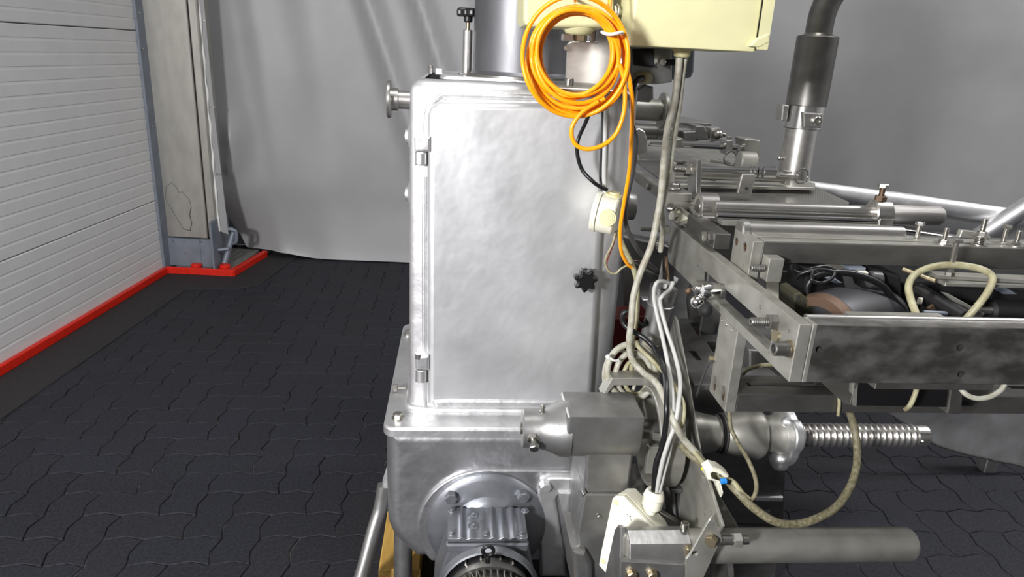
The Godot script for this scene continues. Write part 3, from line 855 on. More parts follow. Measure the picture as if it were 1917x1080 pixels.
# ---------- everything mounted on top: drum, clamp, bracket, control boxes ----------
func build_top() -> void:
	var S: Material = M.silver
	var dc := PZ(974, 126, -1.75)
	var cx := dc.x
	var t := thing("steel_drum", "upright round steel drum standing on top of the machine housing", "drum", Vector3(cx, 1.348, -1.75))
	part("shell", MB.new().lathe(Vector3(cx, 1.348, -1.75), Vector3.UP, [Vector2(0, 0.122), Vector2(0.004, 0.124), Vector2(0.008, 0.118), Vector2(0.014, 0.113), Vector2(0.35, 0.113), Vector2(0.352, 0.1), Vector2(0.352, 0)], 64), M.drum, t)
	part("foot_ring", MB.new().lathe(Vector3(cx, 1.347, -1.75), Vector3.UP, [Vector2(0, 0.13), Vector2(0.006, 0.13), Vector2(0.007, 0.12)], 64), M.steel_dark, t)
	# clamp screw with a black star handle left of the drum
	var c := thing("clamp_screw", "slim clamp spindle with black star grip left of the steel drum", "clamp", PY(875, 130, 1.346))
	var cp := PY(875, 131, 1.346)
	var z := cp.z
	z = maxf(z, -1.78)
	var base := Vector3(PZ(874, 128, z).x, 1.346, z)
	var yb := PZ(874, 56, z).y
	var yt := PZ(874, 26, z).y
	part("sleeve", MB.new().rod(base, Vector3(base.x, yb, z), 0.0112, 0.001), M.steel, c)
	part("spindle", MB.new().rod(Vector3(base.x, yb - 0.01, z), Vector3(base.x, yt + 0.01, z), 0.0045), M.brass, c)
	part("hub", MB.new().lathe(Vector3(base.x, PZ(874, 42, z).y, z), Vector3.UP, [Vector2(0, 0.007), Vector2(0.003, 0.0105), Vector2(0.022, 0.0115), Vector2(0.024, 0.0)], 18), M.black, c)
	var gp := MB.new()
	var star := PackedVector2Array()
	for i in 40:
		var a := TAU * i / 40.0
		star.append(Vector2.from_angle(a) * (0.027 + 0.005 * cos(a * 5.0)))
	gp.prism(star, Transform3D(Basis(Vector3(1, 0, 0), Vector3(0, 0, -1), Vector3(0, 1, 0)), Vector3(base.x, yt - 0.006, z)), 0.019, 0.008, 4, 0.005)
	part("star_grip", gp, M.black, c)
	part("foot", MB.new().prism(rrect(-0.02, -0.012, 0.03, 0.012, 0.006), Transform3D(Basis(Vector3(1, 0, 0), Vector3(0, 0, -1), Vector3(0, 1, 0)), Vector3(base.x, 1.347, z)), 0.006, 0.002), M.steel_dark, c)
	# channel bracket bolted on the front right of the top
	var k := thing("channel_bracket", "welded stainless channel bracket bolted on the housing top inside the orange cable ring", "bracket", PY(1080, 165, 1.342))
	var zb := -1.60
	part("base_plate", MB.new().box(Vector3((PZ(1036, 170, -1.32).x + PZ(1118, 176, -1.55).x) * 0.5, 1.3455, -1.46), Vector3(PZ(1118, 176, -1.55).x - PZ(1036, 170, -1.32).x, 0.006, 0.34), 0.0015), M.steel_worn, k)
	part("back_plate", MB.new().prism(outZ([[1058, 158], [1062, 82], [1070, 78], [1118, 76], [1116, 160]], -1.62), xfZ(-1.626), 0.006, 0.0015), M.steel, k)
	var fx := PZ(1118, 176, -1.55).x
	part("side_cheek", MB.new().prism(PackedVector2Array([Vector2(1.30, 1.342), Vector2(1.68, 1.342), Vector2(1.66, 1.50), Vector2(1.44, 1.50)]), xfX(fx + 0.004), 0.008, 0.002), M.steel, k)
	part("gusset", MB.new().tube([PZ(1062, 150, -1.612), PZ(1090, 165, -1.60), PZ(1110, 176, -1.585)], 0.004, 8), M.steel, k)
	bolt(k, PY(1028, 146, 1.349), Vector3.UP, 0.026, 0.012, M.zinc, 0.018)
	bolt(k, PZ(1060, 90, -1.612), Vector3.BACK, 0.012, 0.008)
	socket(k, PY(1065, 160, 1.348), Vector3.UP, 0.009, 0.013, M.steel_dark)
	part("dark_stud", MB.new().rod(PZ(1065, 186, -1.31), PZ(1065, 172, -1.31), 0.006), M.steel_dark, k)
	for q in [[1108, 50], [1102, 62]]: bolt(k, PZ(q[0], q[1], -1.58), Vector3.BACK, 0.012, 0.01)
	part("latch", MB.new().box(PZ(1110, 55, -1.585), Vector3(0.012, 0.05, 0.012), 0.002), M.zinc, k)
	# left control box, lower edge only in view
	var cb := thing("control_box", "small cream control box with rounded corners behind the top of the orange cable ring", "control box", PZ(1060, 48, -1.5))
	part("body", MB.new().prism(outZ([[982, -120], [980, 36], [984, 46], [992, 50], [1146, 52], [1150, 46], [1150, -120]], -1.41), xfZ(-1.56), 0.15, 0.008, 3), M.beige, cb)
	var kb := PZ(1082, 30, -1.44)
	part("gland_body", MB.new().lathe(PZ(1082, 66, -1.45), Vector3.UP, [Vector2(0, 0), Vector2(0, 0.02), Vector2(0.004, 0.025), Vector2(0.012, 0.034), Vector2(0.026, 0.04), Vector2(0.05, 0.042), Vector2(0.05, 0.0)], 28), M.beige, cb)
	part("gland_nut", MB.new().prism(ngon(0.018, 6), Transform3D(Basis(Vector3(1, 0, 0), Vector3(0, 0, -1), Vector3(0, 1, 0)), PZ(1082, 78, -1.45)), 0.014, 0.002), M.brass, cb)
	part("latch", MB.new().box(PZ(1062, 70, -1.43), Vector3(0.022, 0.014, 0.02), 0.002), M.zinc, cb)
	part("lug", MB.new().tube([PZ(1154, 8, -1.42), PZ(1158, 14, -1.42), PZ(1158, 24, -1.42), PZ(1154, 30, -1.42)], 0.003, 8), M.zinc, cb)
	# right control cabinet
	var x0 := PZ(1179, 85, -1.34).x
	var x1 := PZ(1416, 87, -1.34).x
	var hb := PZ(1179, 85, -1.34).y
	var cc := thing("control_cabinet", "large cream sheet metal control cabinet with rounded edges at the top of the picture", "cabinet", Vector3((x0 + x1) * 0.5, hb, -1.42))
	part("body", MB.new().prism(rrect(x0, 1.34, x1, 1.55, 0.006), xfY(hb), 0.5, 0.004, 3), M.beige, cc)
	var lid := PackedVector2Array()
	var xg := x1 + 0.003
	var xl := PZ(1443, 60, -1.33).x
	part("door_edge", MB.new().prism(PackedVector2Array([Vector2(xg - 0.006, 1.332), Vector2(xl, 1.332), Vector2(xl + 0.002, 1.36), Vector2(xl, 1.555), Vector2(xg + 0.003, 1.555), Vector2(xg + 0.003, 1.345)]), xfY(hb + 0.004), 0.5, 0.003, 2), M.beige, cc)
	part("door_lip", MB.new().prism(outZ([[1417, 72], [1440, 62], [1442, 78], [1422, 89], [1404, 87]], -1.33), xfZ(-1.36), 0.03, 0.003, 2), M.beige, cc)
	part("door_gap", MB.new().box(Vector3(x1 + 0.001, hb + 0.25, -1.43), Vector3(0.006, 0.46, 0.18), 0.0), M.hole, cc)
	# plate and switch block under the cabinet
	var u := thing("switch_block", "dark switch block with cable gland tucked under the cream cabinet", "switch", PZ(1235, 130, -1.52))
	part("block", MB.new().prism(outZ([[1180, 82], [1258, 82], [1259, 154], [1228, 158], [1180, 152]], -1.50), xfZ(-1.58), 0.08, 0.004, 2), M.silver_dull, u)
	part("dark_block", MB.new().prism(outZ([[1186, 92], [1226, 92], [1226, 126], [1190, 122]], -1.485), xfZ(-1.51), 0.025, 0.003), M.black_matt, u)
	part("pin", MB.new().rod(PZ(1238, 114, -1.50), PZ(1240, 116, -1.46), 0.008, 0.003), M.zinc, u)
	part("lever", MB.new().rod(PZ(1242, 117, -1.475), PZ(1272, 117, -1.475), 0.006), M.black_matt, u)
	part("gland", MB.new().rod(PZ(1200, 146, -1.475), PZ(1213, 146, -1.50), 0.013, 0.003), M.cable_cream, u)
	part("strap", MB.new().prism(outZ([[1192, 168], [1208, 158], [1224, 163], [1225, 186], [1216, 192], [1190, 190]], -1.53), xfZ(-1.57), 0.04, 0.005, 2), M.silver_dull, u)
	var pl := thing("rear_cover", "rounded grey cover plate behind the two cables under the cream cabinet", "cover", PZ(1280, 120, -1.6))
	part("cover", MB.new().prism(outZ([[1255, 86], [1303, 88], [1300, 135], [1295, 145], [1284, 148], [1256, 150]], -1.60), xfZ(-1.66), 0.06, 0.008, 3), M.galv, pl)
	var gl := thing("cable_gland", "cream cable gland under the cabinet where two grey cables come out", "cable gland", PZ(1276, 100, -1.42))
	part("nut", MB.new().prism(ngon(0.019, 6), Transform3D(Basis(Vector3(1, 0, 0), Vector3(0, 0, -1), Vector3(0, 1, 0)), PZ(1276, 96, -1.42)), 0.014, 0.002), M.cream_yellow, gl)
	part("cap", MB.new().lathe(PZ(1276, 107, -1.42), Vector3.UP, [Vector2(0, 0), Vector2(0, 0.013), Vector2(0.003, 0.016), Vector2(0.012, 0.0165), Vector2(0.013, 0)], 20), M.cream_yellow, gl)
	# round junction box hanging on its cable
	var jc := PZ(1135, 400, -1.46)
	var ax := Vector3(0.93, -0.12, 0.36).normalized()
	var j := thing("round_junction_box", "round cream junction box hanging on cables in front of the door's right edge", "junction box", jc)
	var jr := 0.0425
	part("base", MB.new().lathe(jc - ax * 0.014, ax, [Vector2(0, 0), Vector2(0, jr), Vector2(0.034, jr - 0.001), Vector2(0.037, jr - 0.004), Vector2(0.037, 0)], 36), M.cream, j)
	part("lid", MB.new().lathe(jc - ax * 0.028, ax, [Vector2(0, 0), Vector2(0, jr - 0.003), Vector2(0.003, jr + 0.001), Vector2(0.012, jr + 0.0015), Vector2(0.0125, jr), Vector2(0.013, 0)], 36), M.cream, j)
	var side := (Vector3.BACK - ax * ax.z).normalized()
	var gp2 := jc + ax * 0.010 + side * (jr - 0.002)
	part("grommet", MB.new().lathe(gp2, side, [Vector2(0, 0.018), Vector2(0.004, 0.018), Vector2(0.004, 0.0145), Vector2(0.006, 0.0145), Vector2(0.006, 0.011), Vector2(0.0075, 0.011), Vector2(0.0075, 0.0075), Vector2(0.009, 0.0075), Vector2(0.009, 0.004), Vector2(0.0105, 0.004), Vector2(0.0105, 0)], 24), M.cream_yellow, j)
	var upd := (Vector3.UP - ax * ax.y).normalized()
	part("grommet", MB.new().lathe(jc + ax * 0.008 + upd * (jr - 0.003), upd, [Vector2(0, 0.018), Vector2(0.006, 0.018), Vector2(0.006, 0.013), Vector2(0.01, 0.012), Vector2(0.01, 0)], 20), M.cream_yellow, j)
	part("screw", MB.new().rod(jc - ax * 0.029 - upd * 0.036, jc - ax * 0.026 - upd * 0.036, 0.004), M.zinc, j)

# ---------- the rail frame: two slotted arms carrying the front, middle and lower rails ----------
func build_rails() -> void:
	var ST: Material = M.steel_worn
	var t := thing("rail_frame", "bare steel frame of a slotted arm carrying long flat rails towards the right", "machine frame", Vector3(0.53, 0.77, -1.2))
	var xa := 0.523
	var xb := 0.544
	var arm := MB.new().box(Vector3((xa + xb) * 0.5, 0.9865, -1.285), Vector3(xb - xa, 0.097, 0.67), 0.0015)
	var cuts := []
	var s0 := PX(1303, 503, xa)
	var s1 := PX(1442, 645, xa)
	var hc := (s0.y + s1.y) * 0.5
	cuts.append(MB.new().box(Vector3(xa + 0.005, hc, (s0.z + s1.z) * 0.5), Vector3(0.05, 0.036, absf(s1.z - s0.z)), 0.006))
	for q in [[1423, 575, 0.0042], [1477, 620, 0.0035], [1440, 660, 0.003], [1249, 457, 0.007], [1241, 471, 0.005], [1248, 481, 0.004]]:
		var c := PX(q[0], q[1], xa)
		cuts.append(MB.new().rod(c - Vector3(0.004, 0, 0), c + Vector3(0.012, 0, 0), q[2], 0.0003))
	var am := cut("slotted_arm", arm, cuts, ST, t)
	part("counterbore_screw", MB.new().rod(PX(1249, 457, xa) + Vector3(0.002, 0, 0), PX(1249, 457, xa) + Vector3(0.01, 0, 0), 0.005), M.zinc, t)
	# fasteners on the arm's left face
	var nt := PX(1452, 603, xa)
	bolt(t, nt, Vector3.LEFT, 0.024, 0.014, M.steel_dark, 0.0, "hex_nut")
	stud(t, nt + Vector3(-0.012, 0, 0), PX(1452, 603, xa) + Vector3(-0.042, 0, 0), 0.0075, M.steel_dark)
	var sc := PX(1478, 653, xa)
	part("washer", MB.new().lathe(sc, Vector3.LEFT, [Vector2(0, 0.0), Vector2(0, 0.0145), Vector2(0.003, 0.0145), Vector2(0.003, 0.0)], 24), M.brass, t)
	part("spring_washer", MB.new().lathe(sc + Vector3(-0.003, 0, 0), Vector3.LEFT, [Vector2(0, 0.0), Vector2(0, 0.0125), Vector2(0.005, 0.0125), Vector2(0.005, 0.0)], 24), M.steel_dark, t)
	socket(t, sc + Vector3(-0.008, 0, 0), Vector3.LEFT, 0.0115, 0.018, M.steel_dark)
	part("washer", MB.new().lathe(PX(1453, 629, xa) + Vector3(0.004, 0, 0), Vector3.LEFT, [Vector2(0, 0), Vector2(0, 0.012), Vector2(0.007, 0.012), Vector2(0.007, 0)], 20), M.brass, t)
	for q in [[1353, 600], [1361, 608], [1370, 618]]:
		part("weld_bead", MB.new().ball(PX(q[0], q[1], xa) + Vector3(-0.001, 0, 0), 0.0028, 8), M.zinc, t)
	# adjusting stud at the arm's rear end
	var bl := PX(1246, 431, xa)
	part("stud_lug", MB.new().box(bl + Vector3(0.004, 0.0, -0.006), Vector3(0.014, 0.018, 0.018), 0.001), ST, t)
	stud(t, bl + Vector3(0, 0, 0), bl + Vector3(-0.062, 0.001, 0), 0.0052, M.steel_worn)
	# hinge eye behind the arm
	part("eye", MB.new().lathe(PX(1236, 455, 0.515) , Vector3.LEFT, [Vector2(0, 0.008), Vector2(0, 0.016), Vector2(0.008, 0.016), Vector2(0.008, 0.010), Vector2(0.004, 0.009), Vector2(0.004, 0)], 20), M.zinc, t)
	# front rail
	var fr := MB.new().box(Vector3(1.145, 0.9865, -0.9665), Vector3(1.20, 0.097, 0.033), 0.0012)
	var fc := []
	for q in [[1533, 654], [1797, 651], [1799, 700]]:
		var c := PZ(q[0], q[1], -0.95)
		fc.append(MB.new().rod(c + Vector3(0, 0, 0.004), c + Vector3(0, 0, -0.030), 0.0056, 0.0003))
	cut("front_rail", fr, fc, M.rail_face, t)
	part("rail_end", MB.new().box(Vector3(0.5485, 0.9865, -0.9665), Vector3(0.0075, 0.0972, 0.0332), 0.001), ST, t)
	part("rail_rod", MB.new().rod(Vector3(0.55, 1.030, -0.986), Vector3(1.745, 1.030, -0.986), 0.0085, 0.001), M.steel, t)
	part("rail_tab", MB.new().box(PZ(1680, 590, -1.0) + Vector3(0, -0.006, 0), Vector3(0.16, 0.012, 0.03), 0.001), M.steel_worn, t)
	# middle rail, its end block with two socket screws and the stop block
	var zf := -1.205
	var zr := -1.295
	var bx := 0.546
	var blk := MB.new().box(Vector3(bx + 0.010, 1.054, -1.25), Vector3(0.020, 0.088, 0.09), 0.001)
	var bc := []
	for q in [[1378, 452], [1394, 462]]:
		var c := PX(q[0], q[1], bx)
		bc.append(MB.new().rod(c - Vector3(0.004, 0, 0), c + Vector3(0.009, 0, 0), 0.0095, 0.0003))
	for q in [[1371, 482], [1391, 497]]:
		var c := PX(q[0], q[1], bx)
		bc.append(MB.new().rod(c - Vector3(0.004, 0, 0), c + Vector3(0.006, 0, 0), 0.0035, 0.0003))
	cut("end_block", blk, bc, ST, t)
	for q in [[1378, 452], [1394, 462]]: socket(t, PX(q[0], q[1], bx) + Vector3(0.0085, 0, 0), Vector3.LEFT, 0.0082, 0.007, M.bronze)
	var mr := MB.new().box(Vector3(1.27, 1.0775, -1.25), Vector3(1.408, 0.039, 0.09), 0.001)
	cut("middle_rail", mr, [MB.new().box(Vector3(1.35, 1.098, -1.229), Vector3(1.5, 0.006, 0.0022), 0.0003)], M.steel_dark, t)
	part("middle_rail_top", MB.new().box(Vector3(1.27, 1.0985, -1.216), Vector3(1.406, 0.003, 0.02), 0.0006), M.steel_worn, t)
	part("middle_rail_top", MB.new().prism(PackedVector2Array([Vector2(0.566, 1.232), Vector2(1.97, 1.232), Vector2(1.97, 1.262), Vector2(0.92, 1.262), Vector2(0.84, 1.295), Vector2(0.566, 1.295)]), xfY(1.097), 0.004, 0.0006), M.steel_worn, t)
	var ra := PZ(1384, 428, -1.284)
	part("guide_rod", MB.new().lathe(Vector3(ra.x, 1.099, -1.284), Vector3.RIGHT, [Vector2(-0.001, 0), Vector2(-0.001, 0.018), Vector2(0.002, 0.0215), Vector2(0.014, 0.0215), Vector2(0.0145, 0.0175), Vector2(0.33, 0.0175), Vector2(0.331, 0)], 28), M.steel, t)
	part("stop_block", MB.new().box(PZ(1445, 502, -1.185) + Vector3(0.0, 0, 0), Vector3(0.028, 0.044, 0.03), 0.001), ST, t)
	var sb := PZ(1431, 502, -1.18)
	stud(t, sb, sb + Vector3(-0.026, 0, 0), 0.0068, M.steel_dark)
	part("link", MB.new().box(PZ(1449, 512, -1.215), Vector3(0.036, 0.02, 0.03), 0.001), M.steel_dark, t)
	# bolts standing on the middle rail
	for q in [[1717, 443, -1.255, 0.028, 0.015], [1878, 452, -1.25, 0.028, 0.015]]:
		var c := PZ(q[0], q[1], q[2])
		c.y = 1.101
		part("bolt_shank", MB.new().rod(c, c + Vector3(0, q[3], 0), 0.0042), M.zinc, t)
		bolt(t, c + Vector3(0, q[3] - 0.002, 0), Vector3.UP, q[4], 0.006)
	for q in [[1766, 455, -1.222], [1901, 462, -1.22]]:
		var c := PZ(q[0], q[1], q[2])
		c.y = 1.1
		bolt(t, c, Vector3.UP, 0.015, 0.008, M.zinc, 0.0165, "hex_nut")
		stud(t, c + Vector3(0, 0.006, 0), c + Vector3(0, 0.03, 0), 0.0048)
	var sp := PZ(1831, 462, -1.222)
	sp.y = 1.1
	part("washer", MB.new().rod(sp, sp + Vector3(0, 0.002, 0), 0.016, 0.0004), M.zinc, t)
	var coil := []
	for i in 41: coil.append(sp + Vector3(cos(i * PI / 5.0) * 0.0075, 0.003 + 0.012 * i / 40.0, sin(i * PI / 5.0) * 0.0075))
	part("spring", MB.new().tube(coil, 0.0014, 8, false, 2), M.zinc, t)
	part("washer", MB.new().rod(sp + Vector3(0, 0.016, 0), sp + Vector3(0, 0.018, 0), 0.0155, 0.0004), M.zinc, t)
	bolt(t, sp + Vector3(0, 0.018, 0), Vector3.UP, 0.016, 0.008, M.zinc, 0.0, "hex_nut")
	stud(t, sp + Vector3(0, 0.024, 0), sp + Vector3(0, 0.05, 0), 0.005)
	part("flat_tab", MB.new().prism(outZ([[1795, 444], [1800, 431], [1822, 433], [1855, 448], [1853, 451]], -1.275), xfZ(-1.285), 0.012, 0.001), M.steel_worn, t)
	# long bolt standing on the small slide rail
	var lb := PZ(1778, 512, -1.13)
	part("bolt_shank", MB.new().rod(lb, PZ(1791, 452, -1.12), 0.0048), M.steel, t)
	bolt(t, PZ(1791, 453, -1.12), Vector3.UP, 0.017, 0.006)
	bolt(t, lb + Vector3(0, -0.004, 0), Vector3.UP, 0.014, 0.008, M.zinc, 0.0, "hex_nut")
	# lever beside the arm: boss, square bar, hex bolt
	var bo := PZ(1306, 386, -1.54)
	part("boss", MB.new().rod(Vector3(bo.x, bo.y, -1.54), Vector3(bo.x + 0.043, bo.y, -1.54), 0.031, 0.002, 36), M.steel, t)
	part("boss_ring", MB.new().lathe(Vector3(bo.x - 0.001, bo.y, -1.54), Vector3.RIGHT, [Vector2(0, 0), Vector2(0, 0.016), Vector2(0.002, 0.017)], 24), M.steel_dark, t)
	var be := PZ(1352, 452, -1.36)
	part("square_bar", MB.new().box(Vector3(be.x, be.y, -1.45), Vector3(0.034, 0.032, 0.18), 0.001), M.steel_dark, t)
	part("bar_neck", MB.new().box(Vector3(bo.x + 0.022, bo.y - 0.03, -1.53), Vector3(0.04, 0.03, 0.06), 0.002), M.steel, t)
	var hx := PZ(1330, 444, -1.375)
	bolt(t, hx + Vector3(0.006, 0, 0), Vector3.LEFT, 0.023, 0.014, M.steel_dark, 0.0, "hex_nut")
	bolt(t, hx + Vector3(-0.010, 0, 0), Vector3.LEFT, 0.020, 0.010, M.zinc)
	# clamp handle in the slot
	var hb := PX(1352, 545, xa)
	var h := thing("locking_lever", "chrome clamp handle with two round grips and one black ball screwed into the arm's slot", "lever", hb)
	part("washer", MB.new().rod(hb + Vector3(0.002, 0, 0), hb + Vector3(-0.008, 0, 0), 0.0155, 0.001), M.steel_dark, h)
	part("hub", MB.new().lathe(hb + Vector3(-0.006, 0, 0), Vector3.LEFT, [Vector2(0, 0.0), Vector2(0, 0.014), Vector2(0.012, 0.0165), Vector2(0.026, 0.018), Vector2(0.035, 0.014), Vector2(0.038, 0.0)], 22), M.chrome, h)
	var hh := hb + Vector3(-0.03, 0, 0)
	part("arm", MB.new().tube([hh, PX(1308, 540, 0.485), PX(1297, 546, 0.475)], 0.0075, 12), M.chrome, h)
	part("tip", MB.new().ball(PX(1289, 545, 0.47), 0.0072, 14), M.bronze, h)
	part("grip", MB.new().ball(PX(1305, 565, 0.478), 0.0135, 18), M.chrome, h)
	part("arm", MB.new().tube([hh, PX(1305, 565, 0.478), PX(1316, 577, 0.485)], 0.006, 12), M.chrome, h)
	part("black_grip", MB.new().ball(PX(1321, 581, 0.484), 0.0135, 18), M.black_matt, h)
	# hanging plate and lower rail
	var l := thing("lower_rail", "long steel lower rail with a slot, hung from a thick plate under the arm", "machine frame", Vector3(0.55, 0.77, -1.2))
	var pt := PX(1347, 600, xa)
	var pm := MB.new().prism(PackedVector2Array([Vector2(1.248, 0.772), Vector2(1.248, 0.938), Vector2(1.160, 0.938), Vector2(1.160, 0.772)]), xfX(xb), xb - xa, 0.0015)
	var pc := []
	for q in [[1337, 722], [1353, 741]]:
		var c := PX(q[0], q[1], xa)
		pc.append(MB.new().prism(rrect(-0.0085, -0.021, 0.0085, 0.021, 0.0084, 6), Transform3D(Basis(Vector3(0, 0, -1), Vector3(0, 1, 0), Vector3(-1, 0, 0)), c + Vector3(0.009, 0, 0)), 0.02, 0.0))
	cut("hanger_plate", pm, pc, ST, l)
	for q in [[1337, 722], [1353, 741]]:
		socket(l, PX(q[0], q[1], xa) + Vector3(0.009, -0.004, 0), Vector3.LEFT, 0.0078, 0.007, M.bronze)
		part("rust_packing", MB.new().prism(rrect(-0.0082, -0.0205, 0.0082, 0.0205, 0.008, 6), Transform3D(Basis(Vector3(0, 0, -1), Vector3(0, 1, 0), Vector3(-1, 0, 0)), PX(q[0], q[1], xa) + Vector3(0.0095, 0, 0)), 0.001, 0.0), M.bronze, l)
	bolt(l, PX(1335, 672, xa), Vector3.LEFT, 0.013, 0.008, M.brass)
	var lr := MB.new().box(Vector3(1.30, 0.7905, -1.204), Vector3(1.51, 0.037, 0.085), 0.001)
	cut("slotted_rail", lr, [MB.new().box(Vector3(0.79, 0.80, -1.205), Vector3(0.42, 0.06, 0.014), 0.0005), MB.new().box(Vector3(1.36, 0.80, -1.205), Vector3(0.46, 0.06, 0.014), 0.0005)], M.steel_dark, l)
	part("slot_shade", MB.new().box(Vector3(1.15, 0.7765, -1.205), Vector3(1.1, 0.006, 0.02), 0.0005), M.hole, l)  # black strip painting the shade inside the slot

func build_table() -> void:
	var t := thing("feed_table", "feed table of perforated steel plate with guide rods, rings and clamps behind the rails", "machine table", Vector3(0.8, 1.0, -1.8))
	var H := 1.085
	part("perforated_plate", MB.new().prism(outY([[1262, 352], [1330, 385], [1560, 386], [1588, 384], [1590, 378], [1528, 350]], H), xfY(H - 0.005), 0.005, 0.001), M.perforated, t)
	part("perforated_plate", MB.new().prism(outY([[1188, 300], [1250, 345], [1330, 345], [1255, 298]], H - 0.004), xfY(H - 0.009), 0.005, 0.001), M.perforated, t)
	part("far_plate", MB.new().prism(outY([[1190, 262], [1197, 298], [1420, 318], [1400, 275]], H - 0.006), xfY(H - 0.012), 0.006, 0.001), M.steel_worn, t)
	part("edge_strip", MB.new().prism(outY([[1325, 388], [1335, 397], [1580, 392], [1560, 384]], H - 0.001), xfY(H - 0.007), 0.006, 0.001), M.steel, t)
	# side beam along the left edge
	part("side_beam", MB.new().box(Vector3(0.563, H - 0.022, -1.83), Vector3(0.022, 0.03, 0.62), 0.001), M.steel_worn, t)
	part("side_cap", MB.new().box(Vector3(0.567, H - 0.03, -1.60), Vector3(0.03, 0.05, 0.10), 0.002), M.steel_worn, t)
	for q in [-1.95, -1.75, -1.62]: bolt(t, Vector3(0.552, H - 0.022, q), Vector3.LEFT, 0.016, 0.008)
	part("under_bar", MB.new().box(Vector3(0.80, H - 0.02, -1.60), Vector3(0.46, 0.02, 0.03), 0.001), M.steel_dark, t)
	part("leg", MB.new().box(Vector3(0.70, 0.62, -1.75), Vector3(0.06, 0.9, 0.06), 0.004), M.silver_dull, t)
	part("leg_foot", MB.new().box(Vector3(0.70, 0.09, -1.75), Vector3(0.16, 0.18, 0.16), 0.004), M.silver_dull, t)
	# raised strip and roller across the table
	part("raised_strip", MB.new().prism(outY([[1254, 336], [1262, 345], [1526, 351], [1527, 343], [1490, 336]], H + 0.018), xfY(H + 0.010), 0.008, 0.001), M.steel_worn, t)
	for q in [[1275, 348], [1510, 352]]: part("spacer", MB.new().rod(PY(q[0], q[1], H), PY(q[0], q[1], H) + Vector3(0, 0.012, 0), 0.012), M.steel_dark, t)
	var r0 := PZ(1258, 324, -1.80)
	var r1 := PZ(1468, 332, -1.80)
	part("roller", MB.new().rod(Vector3(r0.x, r0.y, -1.80), Vector3(r1.x, r0.y, -1.80), 0.0135, 0.001, 28), M.steel, t)
	part("roller_end", MB.new().box(Vector3(r1.x + 0.005, r0.y, -1.80), Vector3(0.014, 0.036, 0.03), 0.001), M.steel_worn, t)
	part("roller_end", MB.new().box(Vector3(r0.x - 0.01, r0.y + 0.004, -1.80), Vector3(0.03, 0.05, 0.03), 0.001), M.steel_worn, t)
	var q0 := PZ(1337, 334, -1.79)
	part("button", MB.new().rod(PY(1335, 338, H + 0.018), PY(1335, 338, H + 0.018) + Vector3(0, 0.01, 0), 0.009), M.zinc, t)
	# upright lug with threaded rod
	var lx: float = PZ(1290, 317, -1.69).x
	part("lug_foot", MB.new().prism(outZ([[1247, 362], [1296, 362], [1296, 378], [1250, 378]], -1.60), xfZ(-1.68), 0.08, 0.002), M.steel_worn, t)
	part("lug", MB.new().prism(outX([[1288, 362], [1284, 312], [1288, 300], [1297, 296], [1305, 300], [1303, 362]], lx), xfX(lx + 0.012), 0.012, 0.0015), M.steel, t)
	var rc := PZ(1300, 317, -1.69)
	var re := PZ(1402, 317, -1.69)
	part("guide_rod", MB.new().rod(Vector3(lx + 0.012, rc.y, -1.69), Vector3(re.x + 0.02, rc.y, -1.69), 0.0105, 0.001, 24), M.chrome, t)
	bolt(t, Vector3(lx, rc.y, -1.69), Vector3.LEFT, 0.03, 0.012, M.zinc, 0.018, "hex_nut")
	stud(t, Vector3(lx - 0.011, rc.y, -1.69), Vector3(lx - 0.038, rc.y, -1.69), 0.0085)
	bolt(t, Vector3(lx + 0.012, rc.y, -1.69), Vector3.RIGHT, 0.03, 0.008, M.zinc, 0.0, "hex_nut")
	bolt(t, PZ(1262, 352, -1.64), Vector3.UP, 0.024, 0.012, M.zinc, 0.017)
	for q in [[1402, 1408], [1410, 1416], [1418, 1424]]:
		part("collar", MB.new().rod(Vector3(PZ(q[0], 317, -1.69).x, rc.y, -1.69), Vector3(PZ(q[1], 317, -1.69).x, rc.y, -1.69), 0.0145, 0.0012, 28), M.chrome, t)
	part("sleeve", MB.new().rod(Vector3(PZ(1427, 317, -1.69).x, rc.y, -1.69), Vector3(PZ(1452, 317, -1.69).x, rc.y, -1.69), 0.0150, 0.002, 28), M.chrome, t)
	# bent strap hanging from the rod, bush behind it
	part("strap", MB.new().prism(outZ([[1390, 326], [1414, 326], [1412, 345], [1409, 352], [1407, 364], [1381, 362], [1384, 348]], -1.665), xfZ(-1.677), 0.012, 0.002), M.steel, t)
	part("strap_screw", MB.new().rod(PZ(1398, 353, -1.666), PZ(1398, 353, -1.66), 0.004), M.hole, t)
	var bu := PZ(1396, 302, -1.80)
	part("bush", MB.new().rod(bu + Vector3(-0.02, 0, 0.0), bu + Vector3(0.025, 0, -0.0), 0.026, 0.003, 28), M.steel_worn, t)
	# split rings
	for q in [[1499, 329, -1.72, 0.0185], [1366, 296, -1.9, 0.0185]]:
		var c := PZ(q[0], q[1], q[2])
		var ring := []
		for i in 16: ring.append(c + Vector3(cos(TAU * i / 16.0) * q[3], sin(TAU * i / 16.0) * q[3], 0.006 * sin(TAU * i / 32.0)))
		part("split_ring", MB.new().tube(ring, 0.0022, 8, true, 3), M.steel_dark, t)
	part("lever", MB.new().box(PZ(1475, 328, -1.74), Vector3(0.05, 0.006, 0.02), 0.001), M.steel, t)
	# second rod and its blocks, further back
	var s0 := PZ(1214, 267, -2.05)
	var s1 := PZ(1400, 272, -2.05)
	part("guide_rod", MB.new().rod(Vector3(s0.x, s0.y, -2.05), Vector3(s1.x, s0.y - 0.002, -2.05), 0.010, 0.001), M.chrome, t)
	part("rod_block", MB.new().prism(outZ([[1395, 262], [1400, 260], [1423, 263], [1422, 302], [1397, 304]], -2.02), xfZ(-2.10), 0.08, 0.002), M.steel_worn, t)
